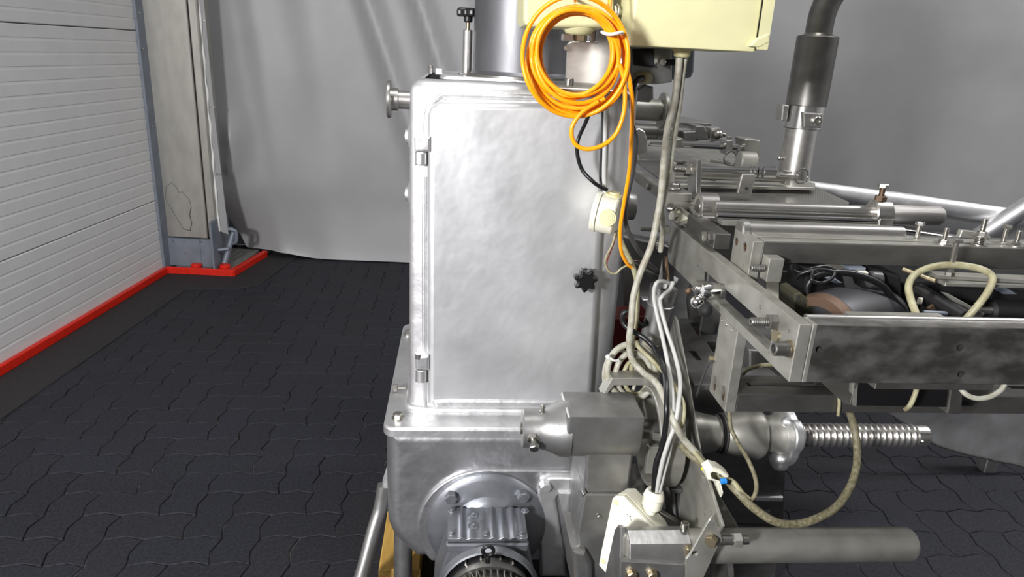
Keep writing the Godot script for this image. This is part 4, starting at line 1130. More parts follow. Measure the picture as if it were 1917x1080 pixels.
	part("rod_clamp", MB.new().prism(outZ([[1360, 263], [1372, 262], [1372, 282], [1362, 290], [1360, 290]], -2.02), xfZ(-2.08), 0.06, 0.002), M.steel, t)
	bolt(t, PZ(1364, 262, -2.05), Vector3.UP, 0.014, 0.01)
	part("rod_foot", MB.new().prism(outZ([[1191, 242], [1197, 240], [1207, 246], [1212, 262], [1212, 288], [1192, 290]], -1.98), xfZ(-2.08), 0.10, 0.002), M.steel, t)
	part("rod_sleeve", MB.new().prism(outZ([[1262, 261], [1278, 259], [1280, 275], [1264, 277]], -2.02), xfZ(-2.08), 0.06, 0.002), M.steel_worn, t)
	part("support_foot", MB.new().prism(outZ([[1382, 276], [1392, 276], [1386, 292], [1378, 290]], -2.04), xfZ(-2.07), 0.03, 0.002), M.chrome, t)
	# far end: dark roller, sheet and guide block
	var f0 := PZ(1222, 247, -2.3)
	var f1 := PZ(1292, 243, -2.3)
	part("far_roller", MB.new().lathe(Vector3(f0.x - 0.08, f0.y, -2.3), Vector3.RIGHT, [Vector2(0, 0), Vector2(0, 0.026), Vector2(0.09, 0.026), Vector2(0.09, 0.03), Vector2(0.105, 0.03), Vector2(0.105, 0.024), Vector2(0.21, 0.024), Vector2(0.21, 0.0)], 24), M.steel_dark, t)
	part("far_shaft", MB.new().rod(Vector3(f0.x, f0.y + 0.004, -2.3), Vector3(f1.x + 0.02, f0.y + 0.004, -2.3), 0.012), M.steel, t)
	part("far_block", MB.new().prism(outZ([[1280, 247], [1301, 246], [1303, 236], [1318, 236], [1324, 246], [1326, 262], [1282, 266]], -2.24), xfZ(-2.34), 0.10, 0.002), M.silver_dull, t)
	part("far_block", MB.new().prism(outZ([[1331, 240], [1347, 239], [1351, 250], [1356, 262], [1329, 266]], -2.24), xfZ(-2.3), 0.06, 0.002), M.steel, t)
	part("clamp_screw", MB.new().ball(PZ(1344, 252, -2.22), 0.016, 10).rod(PZ(1346, 250, -2.22), PZ(1358, 253, -2.22), 0.006), M.zinc, t)
	part("far_sheet", MB.new().prism(outZ([[1200, 233], [1245, 228], [1293, 229], [1332, 231], [1332, 236], [1200, 238]], -2.35), xfZ(-2.6), 0.25, 0.001), M.silver_dull, t)
	part("cross_hole", MB.new().rod(PZ(1305, 261, -2.238), PZ(1305, 261, -2.235), 0.003), M.hole, t)
	for q in [[1240, 300, 1300, 306], [1345, 300, 1395, 312], [1265, 320, 1330, 322], [1330, 300, 1385, 306]]:
		var a := PY(q[0], q[1], H + 0.0)
		var b := PY(q[2], q[3], H + 0.0)
		part("guide_strip", MB.new().box((a + b) * 0.5, Vector3(0.012, 0.008, a.distance_to(b)), 0.001, Basis.looking_at((b - a).normalized(), Vector3.UP)), M.steel, t)
	# front group: two rods with clamp bosses, flat strip and the knurled handle
	var g0 := PZ(1336, 387, -1.46)
	var g1 := PZ(1640, 398, -1.46)
	var fgt := thing("knurled_roller", "steel roller shaft with a knurled grip and a clamp ring behind the middle rail", "roller", Vector3(g0.x, g0.y, -1.46))
	part("shaft", MB.new().rod(Vector3(g0.x, g0.y, -1.46), Vector3(g1.x, g0.y, -1.46), 0.0135, 0.001, 28), M.steel, fgt)
	part("shaft", MB.new().rod(Vector3(g0.x, g0.y - 0.015, -1.44), Vector3(g1.x, g0.y - 0.015, -1.44), 0.007, 0.001), M.chrome, fgt)
	part("flat_strip", MB.new().prism(outY([[1345, 404], [1352, 411], [1646, 421], [1643, 413], [1560, 407]], g0.y - 0.022), xfY(g0.y - 0.035), 0.013, 0.001), M.steel_worn, fgt)
	part("clamp_ring", MB.new().rod(Vector3(PZ(1630, 398, -1.46).x, g0.y - 0.002, -1.46), Vector3(PZ(1662, 398, -1.46).x, g0.y - 0.002, -1.46), 0.029, 0.003, 36), M.steel, fgt)
	part("clamp_foot", MB.new().box(Vector3(PZ(1648, 398, -1.46).x, g0.y - 0.028, -1.455), Vector3(0.034, 0.04, 0.05), 0.002), M.steel, fgt)
	var cb := Vector3(PZ(1648, 375, -1.46).x, g0.y + 0.026, -1.46)
	bolt(fgt, cb, Vector3.UP, 0.022, 0.011, M.bronze, 0.0, "hex_nut")
	part("bolt_shank", MB.new().rod(cb, cb + Vector3(0, 0.031, 0), 0.006), M.bronze, fgt)
	bolt(fgt, cb + Vector3(0, 0.029, 0), Vector3.UP, 0.02, 0.008)
	part("knurled_grip", MB.new().lathe(Vector3(PZ(1662, 400, -1.46).x, g0.y - 0.004, -1.46), Vector3.RIGHT, [Vector2(0, 0), Vector2(0, 0.0215), Vector2(0.118, 0.0215), Vector2(0.125, 0.018), Vector2(0.126, 0)], 36), M.knurl, fgt)
	part("thin_strip", MB.new().prism(outY([[1644, 420], [1660, 424], [1790, 444], [1792, 440], [1690, 422]], 1.085), xfY(1.08), 0.005, 0.001), M.chrome, fgt)
	# v shaped clamp and clutter at the table's front left corner
	var v := thing("corner_clamp", "small angled clamp with two white dusty bolts at the table's front left corner", "clamp", PZ(1285, 415, -1.56))
	var vz := -1.55
	part("cheek", MB.new().prism(outZ([[1271, 391], [1276, 388], [1300, 405], [1302, 411], [1298, 416], [1273, 424], [1271, 419], [1292, 411]], vz), xfZ(vz - 0.04), 0.04, 0.002), M.steel_worn, v)
	part("pad", MB.new().prism(outZ([[1255, 392], [1270, 391], [1291, 409], [1272, 418], [1262, 412]], vz - 0.01), xfZ(vz - 0.03), 0.02, 0.002), M.cream, v)
	bolt(v, PZ(1263, 405, vz + 0.004), Vector3(-0.6, 0.1, 0.6), 0.018, 0.014)
	bolt(v, PZ(1256, 393, vz + 0.0), Vector3(-0.3, 0.8, 0.5), 0.018, 0.014)
	part("plate", MB.new().prism(outZ([[1242, 372], [1330, 384], [1330, 398], [1300, 402], [1246, 388]], -1.60), xfZ(-1.63), 0.03, 0.002), M.steel_worn, v)
	# bent tube post rising behind the table
	var pz := -1.95
	var p0 := PZ(1489, 345, pz)
	var p := thing("tube_post", "bent grey tube post clamped into a bright sleeve, rising behind the feed table", "post", Vector3(p0.x, p0.y, pz))
	var px := p0.x - 0.010
	var hs := func(y: float) -> float: return PZ(1500, y, pz).y
	part("lower_tube", MB.new().rod(Vector3(px, 1.0, pz), Vector3(px, hs.call(205), pz), 0.045, 0.001, 36), M.steel, p)
	part("clamp", MB.new().lathe(Vector3(px, hs.call(240), pz), Vector3.UP, [Vector2(0, 0.045), Vector2(0, 0.051), Vector2(0.002, 0.053), Vector2(hs.call(196) - hs.call(240) - 0.002, 0.053), Vector2(hs.call(196) - hs.call(240), 0.051), Vector2(hs.call(196) - hs.call(240), 0.045)], 36), M.chrome, p)
	part("clamp_lug", MB.new().prism(outZ([[1505, 210], [1541, 213], [1538, 240], [1505, 238]], pz + 0.060), xfZ(pz + 0.034), 0.026, 0.003), M.steel, p)
	part("clamp_lug", MB.new().prism(outZ([[1466, 196], [1478, 197], [1474, 228], [1463, 226]], pz + 0.02), xfZ(pz - 0.02), 0.04, 0.003), M.steel, p)
	part("clamp_lug", MB.new().prism(outZ([[1534, 178], [1542, 180], [1539, 205], [1530, 204]], pz), xfZ(pz - 0.03), 0.03, 0.003), M.steel, p)
	socket(p, PZ(1528, 226, pz + 0.058), Vector3.BACK, 0.012, 0.01)
	part("upper_sleeve", MB.new().rod(Vector3(px, hs.call(198), pz), Vector3(px, hs.call(66), pz), 0.0545, 0.003, 36), M.steel_dark, p)
	part("weld_ring", MB.new().lathe(Vector3(px, hs.call(68), pz), Vector3.UP, [Vector2(0, 0.048), Vector2(0.004, 0.042), Vector2(0.01, 0.035)], 32), M.zinc, p)
	var top: float = hs.call(62)
	var bend := [Vector3(px, top - 0.01, pz)]
	for i in 9:
		var a := PI * 0.5 * i / 8.0
		bend.append(Vector3(px + 0.15 * (1.0 - cos(a)), top + 0.03 + 0.15 * sin(a), pz))
	bend.append(Vector3(px + 0.4, top + 0.18, pz))
	part("bent_tube", MB.new().tube(bend, 0.035, 24), M.steel_dark, p)
	part("grease_nipple", MB.new().rod(PZ(1469, 297, pz + 0.01), PZ(1459, 296, pz + 0.01), 0.004).ball(PZ(1459, 296, pz + 0.01), 0.006, 10), M.zinc, p)
	part("pedestal", MB.new().box(Vector3(px, 0.5, pz), Vector3(0.09, 1.0, 0.09), 0.004), M.silver_dull, p)
	# silver chute with its rim tubes, right behind the rails
	var ch := thing("outfeed_chute", "large silver sheet chute with thick silver rim tubes behind the rails on the right", "chute", Vector3(1.6, 0.1, -2.1))
	part("sheet", MB.new().prism(outZ([[1510, 340], [1700, 362], [1890, 392], [1990, 420], [1990, 900], [1917, 872], [1860, 860], [1800, 846], [1750, 830], [1718, 806], [1668, 776], [1580, 720], [1490, 620], [1462, 520], [1470, 420]], -2.12), xfZ(-2.124), 0.004, 0.001), M.chute, ch)
	part("hem", MB.new().tube([PZ(1700, 795, -2.118), PZ(1722, 812, -2.118), PZ(1750, 831, -2.118), PZ(1800, 847, -2.118), PZ(1860, 861, -2.118), PZ(1917, 873, -2.118), PZ(1990, 900, -2.118)], 0.005, 8), M.steel_dark, ch)
	part("rim_tube", MB.new().tube([PZ(1500, 352, -2.08), PZ(1700, 379, -2.03), PZ(1880, 404, -1.98), PZ(2000, 420, -1.95)], 0.0255, 20, false, 4), M.silver, ch)
	part("brace_tube", MB.new().tube([PZ(1800, 462, -2.0), PZ(1880, 412, -1.94), PZ(1990, 340, -1.86), PZ(2250, 160, -1.70)], 0.026, 20, false, 4), M.silver, ch)
	part("stand", MB.new().box(Vector3(2.02, 0.25, -2.15), Vector3(0.05, 0.5, 0.05), 0.003), M.silver_dull, ch)

# ---------- motors, cables and small rails seen between the middle and front rails ----------
func build_under_rails() -> void:
	var t := thing("drive_motor", "dark motor with a bronze tinted round housing lying between the rails", "motor", PZ(1610, 590, -1.1))
	var c := PZ(1612, 625, -1.10)
	part("housing", MB.new().lathe(Vector3(c.x - 0.075, c.y, -1.10), Vector3(1, 0, -0.55), [Vector2(0, 0), Vector2(0, 0.066), Vector2(0.006, 0.072), Vector2(0.06, 0.074), Vector2(0.2, 0.05), Vector2(0.2, 0)], 40), M.motor, t)
	part("end_ring", MB.new().lathe(Vector3(c.x - 0.085, c.y, -1.095), Vector3(1, 0, -0.55), [Vector2(0, 0.05), Vector2(0, 0.066), Vector2(0.016, 0.0715), Vector2(0.017, 0.06)], 40), M.tinted, t)
	var bz := -1.17
	var b := thing("valve_block", "black valve block beside the motor with black cables looped over it", "valve", PZ(1545, 560, bz))
	part("block", MB.new().prism(outZ([[1508, 505], [1580, 515], [1600, 600], [1505, 600]], bz), xfZ(bz - 0.11), 0.11, 0.006, 2), M.black, b)
	part("cap", MB.new().prism(outZ([[1540, 518], [1560, 519], [1578, 530], [1562, 531]], bz + 0.004), xfZ(bz - 0.004), 0.008, 0.002), M.galv, b)
	part("block", MB.new().prism(outZ([[1635, 503], [1688, 517], [1690, 560], [1650, 560]], bz - 0.03), xfZ(bz - 0.13), 0.10, 0.006, 2), M.black_matt, b)
	part("block", MB.new().prism(outZ([[1590, 502], [1622, 502], [1622, 510], [1590, 508]], bz - 0.02), xfZ(bz - 0.05), 0.03, 0.002), M.galv, b)
	part("white_tag", MB.new().prism(outZ([[1608, 509], [1626, 510], [1626, 518], [1612, 516]], bz - 0.01), xfZ(bz - 0.02), 0.01, 0.001), M.cream, b)
	part("reel", MB.new().rod(PZ(1626, 522, bz - 0.02), PZ(1648, 524, bz - 0.02), 0.016, 0.003), M.cable_dark, b)
	var coil := []
	for i in 33: coil.append(PZ(1588, 540 + i * 0.42, bz + 0.01) + Vector3(cos(i * PI / 4.0) * 0.006, 0, sin(i * PI / 4.0) * 0.006))
	part("spring", MB.new().tube(coil, 0.0013, 8, false, 2), M.zinc, b)
	part("floor_plate", MB.new().box(Vector3(PZ(1690, 745, -1.18).x, 0.816, -1.18), Vector3(0.20, 0.012, 0.12), 0.001), M.black_matt, b)
	part("support", MB.new().box(Vector3(PZ(1610, 600, bz).x, 0.86, -1.22), Vector3(0.1, 0.09, 0.06), 0.002), M.black_matt, b)
	var pb := thing("perforated_box", "small olive perforated box in the corner between the slotted arm and front rail", "box", PZ(1512, 575, -1.15))
	var cuts := []
	var face := outZ([[1488, 550], [1500, 548], [1545, 588], [1545, 600], [1486, 585]], -1.12)
	part("box_body", MB.new().prism(face, xfZ(-1.18), 0.06, 0.002), M.olive, pb)
	for i in 3:
		for j in 5:
			var x := 1494.0 + j * 10.0 + (i % 2) * 4.0 - i * 2.0
			var y := 558.0 + j * 7.0 + i * 7.0 - 2.0
			if y > 592.0 or x > 1540.0: continue
			part("perforation", MB.new().rod(PZ(x, y, -1.121), PZ(x, y, -1.1185), 0.0024, 0.0002, 10), M.hole, pb)
	# small slide rails at the right
	var s := thing("slide_rails", "pair of thin stacked slide rails with black tubes between the middle and front rails", "slide rails", PZ(1830, 530, -1.13))
	part("upper_slide", MB.new().prism(outY([[1754, 514], [1740, 507], [1990, 518], [1990, 527]], PZ(1778, 512, -1.13).y - 0.004), xfY(PZ(1778, 512, -1.13).y - 0.012), 0.008, 0.001), M.steel_worn, s)
	part("lower_slide", MB.new().box(PZ(1850, 527, -1.14) + Vector3(0.03, 0, 0), Vector3(0.26, 0.007, 0.05), 0.001), M.steel_worn, s)
	part("filler", MB.new().box(PZ(1850, 522, -1.16) + Vector3(0.03, 0, 0), Vector3(0.25, 0.012, 0.03), 0.001), M.black_matt, s)
	part("guide_bar", MB.new().rod(PZ(1690, 504, -1.18), PZ(1752, 527, -1.13), 0.0045), M.brass, s)
	part("black_tube", MB.new().rod(PZ(1716, 545, -1.16), PZ(1806, 598, -1.06), 0.016, 0.002), M.black, s)
	part("flat_lever", MB.new().prism(outZ([[1770, 551], [1780, 552], [1846, 588], [1845, 592], [1815, 590]], -1.10), xfZ(-1.115), 0.012, 0.001), M.steel_worn, s)
	part("roller_pin", MB.new().rod(PZ(1815, 580, -1.12), PZ(1856, 580, -1.12), 0.007), M.steel, s)
	part("black_roller", MB.new().rod(PZ(1848, 581, -1.13), PZ(1990, 588, -1.13), 0.021, 0.005), M.black_matt, s)
	part("black_cover", MB.new().prism(outZ([[1760, 532], [1860, 537], [1990, 545], [1990, 575], [1850, 572], [1770, 552]], -1.19), xfZ(-1.21), 0.02, 0.003), M.black_matt, s)
	part("light_plate", MB.new().prism(outZ([[1858, 539], [1886, 540], [1905, 551], [1878, 551]], -1.185), xfZ(-1.192), 0.006, 0.0005), M.galv, s)
	part("white_clip", MB.new().box(PZ(1722, 563, -1.11), Vector3(0.008, 0.012, 0.006), 0.001), M.cream, s)
	part("red_clip", MB.new().box(PZ(1743, 577, -1.10), Vector3(0.012, 0.012, 0.006), 0.001, Basis(Vector3.BACK, -0.9)), M.bronze, s)
	part("small_pin", MB.new().rod(PZ(1728, 585, -1.08), PZ(1772, 587, -1.08), 0.004), M.galv, s)
	part("carrier", MB.new().box(PZ(1850, 560, -1.24), Vector3(0.5, 0.06, 0.02), 0.002), M.black_matt, s)
	for x in [1700.0, 1880.0]:
		var f := PZ(x, 560, -1.225)
		part("carrier_post", MB.new().box(Vector3(f.x, (f.y + 0.809) * 0.5, -1.225), Vector3(0.03, f.y - 0.809, 0.03), 0.002), M.black_matt, s)
	# sensor box under the front rail
	var zb := -1.03
	var k := thing("sensor_box", "flat black box held between two steel brackets under the front rail", "sensor", PZ(1690, 740, zb))
	part("body", MB.new().prism(outZ([[1605, 700], [1778, 700], [1773, 763], [1603, 760]], zb), xfZ(zb - 0.07), 0.07, 0.002), M.black, k)
	part("bracket", MB.new().prism(outX([[1537, 712], [1600, 712], [1606, 715], [1596, 758], [1585, 756]], PZ(1600, 735, zb).x), xfX(PZ(1600, 735, zb).x), 0.005, 0.001), M.steel_dark, k)
	part("bracket_edge", MB.new().prism(outZ([[1598, 706], [1608, 706], [1604, 762], [1594, 758]], zb + 0.002), xfZ(zb - 0.01), 0.012, 0.001), M.steel_worn, k)
	part("bracket", MB.new().prism(outZ([[1781, 706], [1806, 706], [1800, 776], [1773, 774], [1778, 745]], zb + 0.004), xfZ(zb - 0.06), 0.064, 0.002), M.steel_dark, k)
	part("hanger", MB.new().box(Vector3(PZ(1690, 715, zb).x, 0.932, -0.985), Vector3(0.2, 0.014, 0.06), 0.001), M.steel_dark, k)

# ---------- bearing bracket with wheel, cone coupling and lead screw ----------
const AX_Z := -1.33
func build_drive() -> void:
	var S: Material = M.silver_dull
	var ay := 0.637
	var X := func(x: float) -> float: return PZ(x, 805, AX_Z).x
	var t := thing("bearing_bracket", "grey cast bearing bracket with a flat top box and tapered collar on a tall pedestal", "bracket", Vector3(0.31, 0.1, -1.35))
	var a := Vector3(X.call(977), ay, AX_Z)
	part("collar", MB.new().lathe(a, Vector3.RIGHT, [Vector2(0, 0.0125), Vector2(0, 0.040), Vector2(0.002, 0.042), Vector2(0.036, 0.043), Vector2(0.05, 0.047), Vector2(0.08, 0.060), Vector2(0.10, 0.062), Vector2(0.10, 0)], 36), S, t)
	part("shaft_end", MB.new().rod(a + Vector3(-0.004, 0, 0), a + Vector3(0.02, 0, 0), 0.0125), M.steel_dark, t)
	var bx0: float = X.call(1052)
	var bx1: float = X.call(1190)
	var prof := PackedVector2Array([Vector2(-AX_Z + 0.055, 0.697), Vector2(-AX_Z - 0.058, 0.697)])
	for i in 9:
		var an := PI * (1.0 + i / 8.0)
		prof.append(Vector2(-AX_Z + 0.058 * cos(an), 0.635 + 0.058 * sin(an)))
	part("housing", MB.new().prism(prof, xfX(bx1), bx1 - bx0, 0.006, 3, 0.004), S, t)
	# grease nipple and clamp screw
	var n0 := Vector3(X.call(1013), ay + 0.042, AX_Z + 0.005)
	part("grease_nipple", MB.new().lathe(n0, Vector3.UP, [Vector2(0, 0.007), Vector2(0.003, 0.007), Vector2(0.004, 0.004), Vector2(0.010, 0.0035), Vector2(0.011, 0.0055), Vector2(0.016, 0.0045), Vector2(0.018, 0)], 14), M.zinc, t)
	var c0 := PZ(998, 820, AX_Z + 0.040)
	var cd := Vector3(0.02, -0.35, 1.0).normalized()
	bolt(t, c0 - cd * 0.004, cd, 0.023, 0.011, M.zinc, 0.0, "hex_nut")
	part("bolt_shank", MB.new().rod(c0, c0 + cd * 0.024, 0.0065), M.zinc, t)
	bolt(t, c0 + cd * 0.020, cd, 0.019, 0.010)
	# pedestal
	var zf := -1.285
	part("pedestal", MB.new().prism(outZ([[1097, 845], [1188, 845], [1183, 880], [1178, 925], [1094, 925]], zf), xfZ(-1.38), zf + 1.38, 0.008, 3), S, t)
	part("stand", MB.new().prism(outZ([[1094, 925], [1215, 925], [1215, 1130], [1096, 1130], [1080, 1000]], zf + 0.006), xfZ(-1.40), 0.12, 0.006, 2), S, t)
	part("side_web", MB.new().prism(outZ([[1089, 862], [1099, 862], [1094, 925], [1086, 1000], [1082, 1045], [1066, 1045], [1076, 960]], -1.36), xfZ(-1.46), 0.10, 0.003), S, t)
	part("foot", MB.new().prism(outZ([[1070, 1030], [1098, 1038], [1110, 1060], [1112, 1130], [1078, 1130]], zf + 0.03), xfZ(-1.40), 0.14, 0.012, 3), S, t)
	part("stand_leg", MB.new().box(Vector3(PZ(1150, 1100, zf).x, 0.13, -1.37), Vector3(0.14, 0.26, 0.14), 0.006), S, t)
	bolt(t, PZ(1092, 920, zf), Vector3(-0.8, 0, 0.6), 0.016, 0.009, S)
	bolt(t, PZ(1122, 967, zf + 0.0075), Vector3.BACK, 0.008, 0.003, M.zinc, 0.0, "screw")
	# sheet strap over the cables, screwed to the housing top
	var sy := 0.699
	part("strap", MB.new().prism(outZ([[1146, 708], [1232, 707], [1232, 722], [1150, 722], [1131, 745], [1127, 742]], -1.38), xfZ(-1.42), 0.04, 0.0015), M.steel_worn, t)
	# wheel on the axis
	var w := thing("flanged_wheel", "open steel wheel with a wide rim on the drive axis behind the hanging cables", "wheel", Vector3(X.call(1225), 0.53, AX_Z))
	var wx: float = X.call(1212)
	part("rim", MB.new().lathe(Vector3(wx, ay - 0.018, AX_Z), Vector3.RIGHT, [Vector2(0, 0.098), Vector2(0, 0.106), Vector2(0.002, 0.108), Vector2(0.052, 0.108), Vector2(0.054, 0.106), Vector2(0.054, 0.098), Vector2(0, 0.098)], 64), M.steel_worn, w)
	part("web", MB.new().lathe(Vector3(wx + 0.044, ay - 0.018, AX_Z), Vector3.RIGHT, [Vector2(0, 0.0), Vector2(0, 0.099), Vector2(0.008, 0.099), Vector2(0.008, 0)], 48), M.steel_worn, w)
	part("hub", MB.new().lathe(Vector3(X.call(1188), ay - 0.0, AX_Z), Vector3.RIGHT, [Vector2(0, 0), Vector2(0, 0.022), Vector2(0.05, 0.022), Vector2(0.05, 0)], 28), M.steel_dark, w)
	for i in 3:
		var an := TAU * i / 3.0 + 0.5
		var dv := Vector3(0, sin(an), cos(an))
		part("spoke", MB.new().box(Vector3(wx + 0.018, ay - 0.018, AX_Z) + dv * 0.058, Vector3(0.024, 0.016, 0.07), 0.002, Basis(Vector3.RIGHT, dv, Vector3.RIGHT.cross(dv)) * Basis(Vector3.RIGHT, PI / 2)), M.steel_worn, w)
	# coupling: neck, seal rings, cone, bright ring, lugged flange
	var k := thing("screw_coupling", "polished cone coupling with seal rings and a lugged flange on the drive axis", "coupling", Vector3(X.call(1400), 0.56, AX_Z))
	var kx: float = X.call(1268)
	var ky := 0.627
	part("neck", MB.new().lathe(Vector3(kx, ky, AX_Z), Vector3.RIGHT, [Vector2(0, 0), Vector2(0, 0.048), Vector2(0.045, 0.048), Vector2(0.05, 0.046), Vector2(X.call(1342) - kx, 0.038)], 40), M.steel_worn, k)
	var c1: float = X.call(1340)
	for i in 3:
		part("seal_ring", MB.new().lathe(Vector3(c1 + i * 0.0052, ky, AX_Z), Vector3.RIGHT, [Vector2(0, 0.03), Vector2(0, 0.041 + i * 0.0015), Vector2(0.001, 0.0425 + i * 0.0015), Vector2(0.0036, 0.0425 + i * 0.0015), Vector2(0.0046, 0.041 + i * 0.0015), Vector2(0.0046, 0.03)], 40), M.steel_dark if i != 1 else M.black, k)
	var c2: float = X.call(1354)
	part("cone", MB.new().lathe(Vector3(c2, ky, AX_Z), Vector3.RIGHT, [Vector2(0, 0), Vector2(0, 0.043), Vector2(0.003, 0.045), Vector2(X.call(1412) - c2, 0.059), Vector2(X.call(1422) - c2, 0.053), Vector2(X.call(1424) - c2, 0.041), Vector2(X.call(1445) - c2, 0.040), Vector2(X.call(1452) - c2, 0.044), Vector2(X.call(1458) - c2, 0.046), Vector2(X.call(1462) - c2, 0.0)], 48), M.steel_worn, k)
	var lugs := PackedVector2Array()
	for i in 72:
		var an := TAU * i / 72.0
		lugs.append(Vector2.from_angle(an) * (0.067 + 0.018 * pow(maxf(0.0, cos(an * 3.0 - 1.6)), 0.6)))
	part("lugged_flange", MB.new().prism(lugs, Transform3D(Basis(Vector3(0, 0, -1), Vector3(0, 1, 0), Vector3(1, 0, 0)), Vector3(X.call(1458), ky - 0.004, AX_Z)), 0.024, 0.008, 3, 0.006), M.silver, k)
	for i in 3:
		var an := TAU * i / 3.0 + 1.1
		part("lug_pad", MB.new().ball(Vector3(X.call(1459), ky - 0.004 + sin(an) * 0.052, AX_Z - cos(an) * -0.05), 0.012, 14), M.silver, k)
	part("key", MB.new().box(Vector3(X.call(1484), ky + 0.012, AX_Z + 0.028), Vector3(0.022, 0.02, 0.012), 0.002), M.chrome, k)
	part("support_casting", MB.new().prism(outZ([[1284, 708], [1385, 708], [1388, 780], [1330, 786], [1288, 772]], -1.42), xfZ(-1.5), 0.08, 0.012, 3), S, k)
	# lead screw
	var sx: float = X.call(1482)
	var sx1: float = X.call(1738)
	var pr := [Vector2(-0.02, 0), Vector2(-0.02, 0.022)]
	var turns := 20
	var sl: float = X.call(1712) - sx
	for i in turns:
		for q in [[0.0, 0.0215], [0.12, 0.0238], [0.3, 0.0262], [0.45, 0.027], [0.62, 0.0262], [0.8, 0.0238]]:
			pr.append(Vector2(sl * (i + q[0]) / turns, q[1]))
	pr.append_array([Vector2(sl, 0.0215), Vector2(sl + 0.002, 0.0215), Vector2(sl + 0.002, 0.0235), Vector2(sx1 - sx - 0.005, 0.0235), Vector2(sx1 - sx, 0.018), Vector2(sx1 - sx, 0)])
	var ls := thing("lead_screw", "long round-threaded steel lead screw pointing right, with a plain pinned end", "screw", Vector3((sx + sx1) * 0.5, 0.59, AX_Z))
	part("thread", MB.new().lathe(Vector3(sx, ky - 0.003, AX_Z), Vector3.RIGHT, pr, 36), M.steel, ls)
	part("pin", MB.new().rod(PZ(1727, 826, AX_Z + 0.02), PZ(1727, 826, AX_Z + 0.026), 0.003), M.zinc, ls)

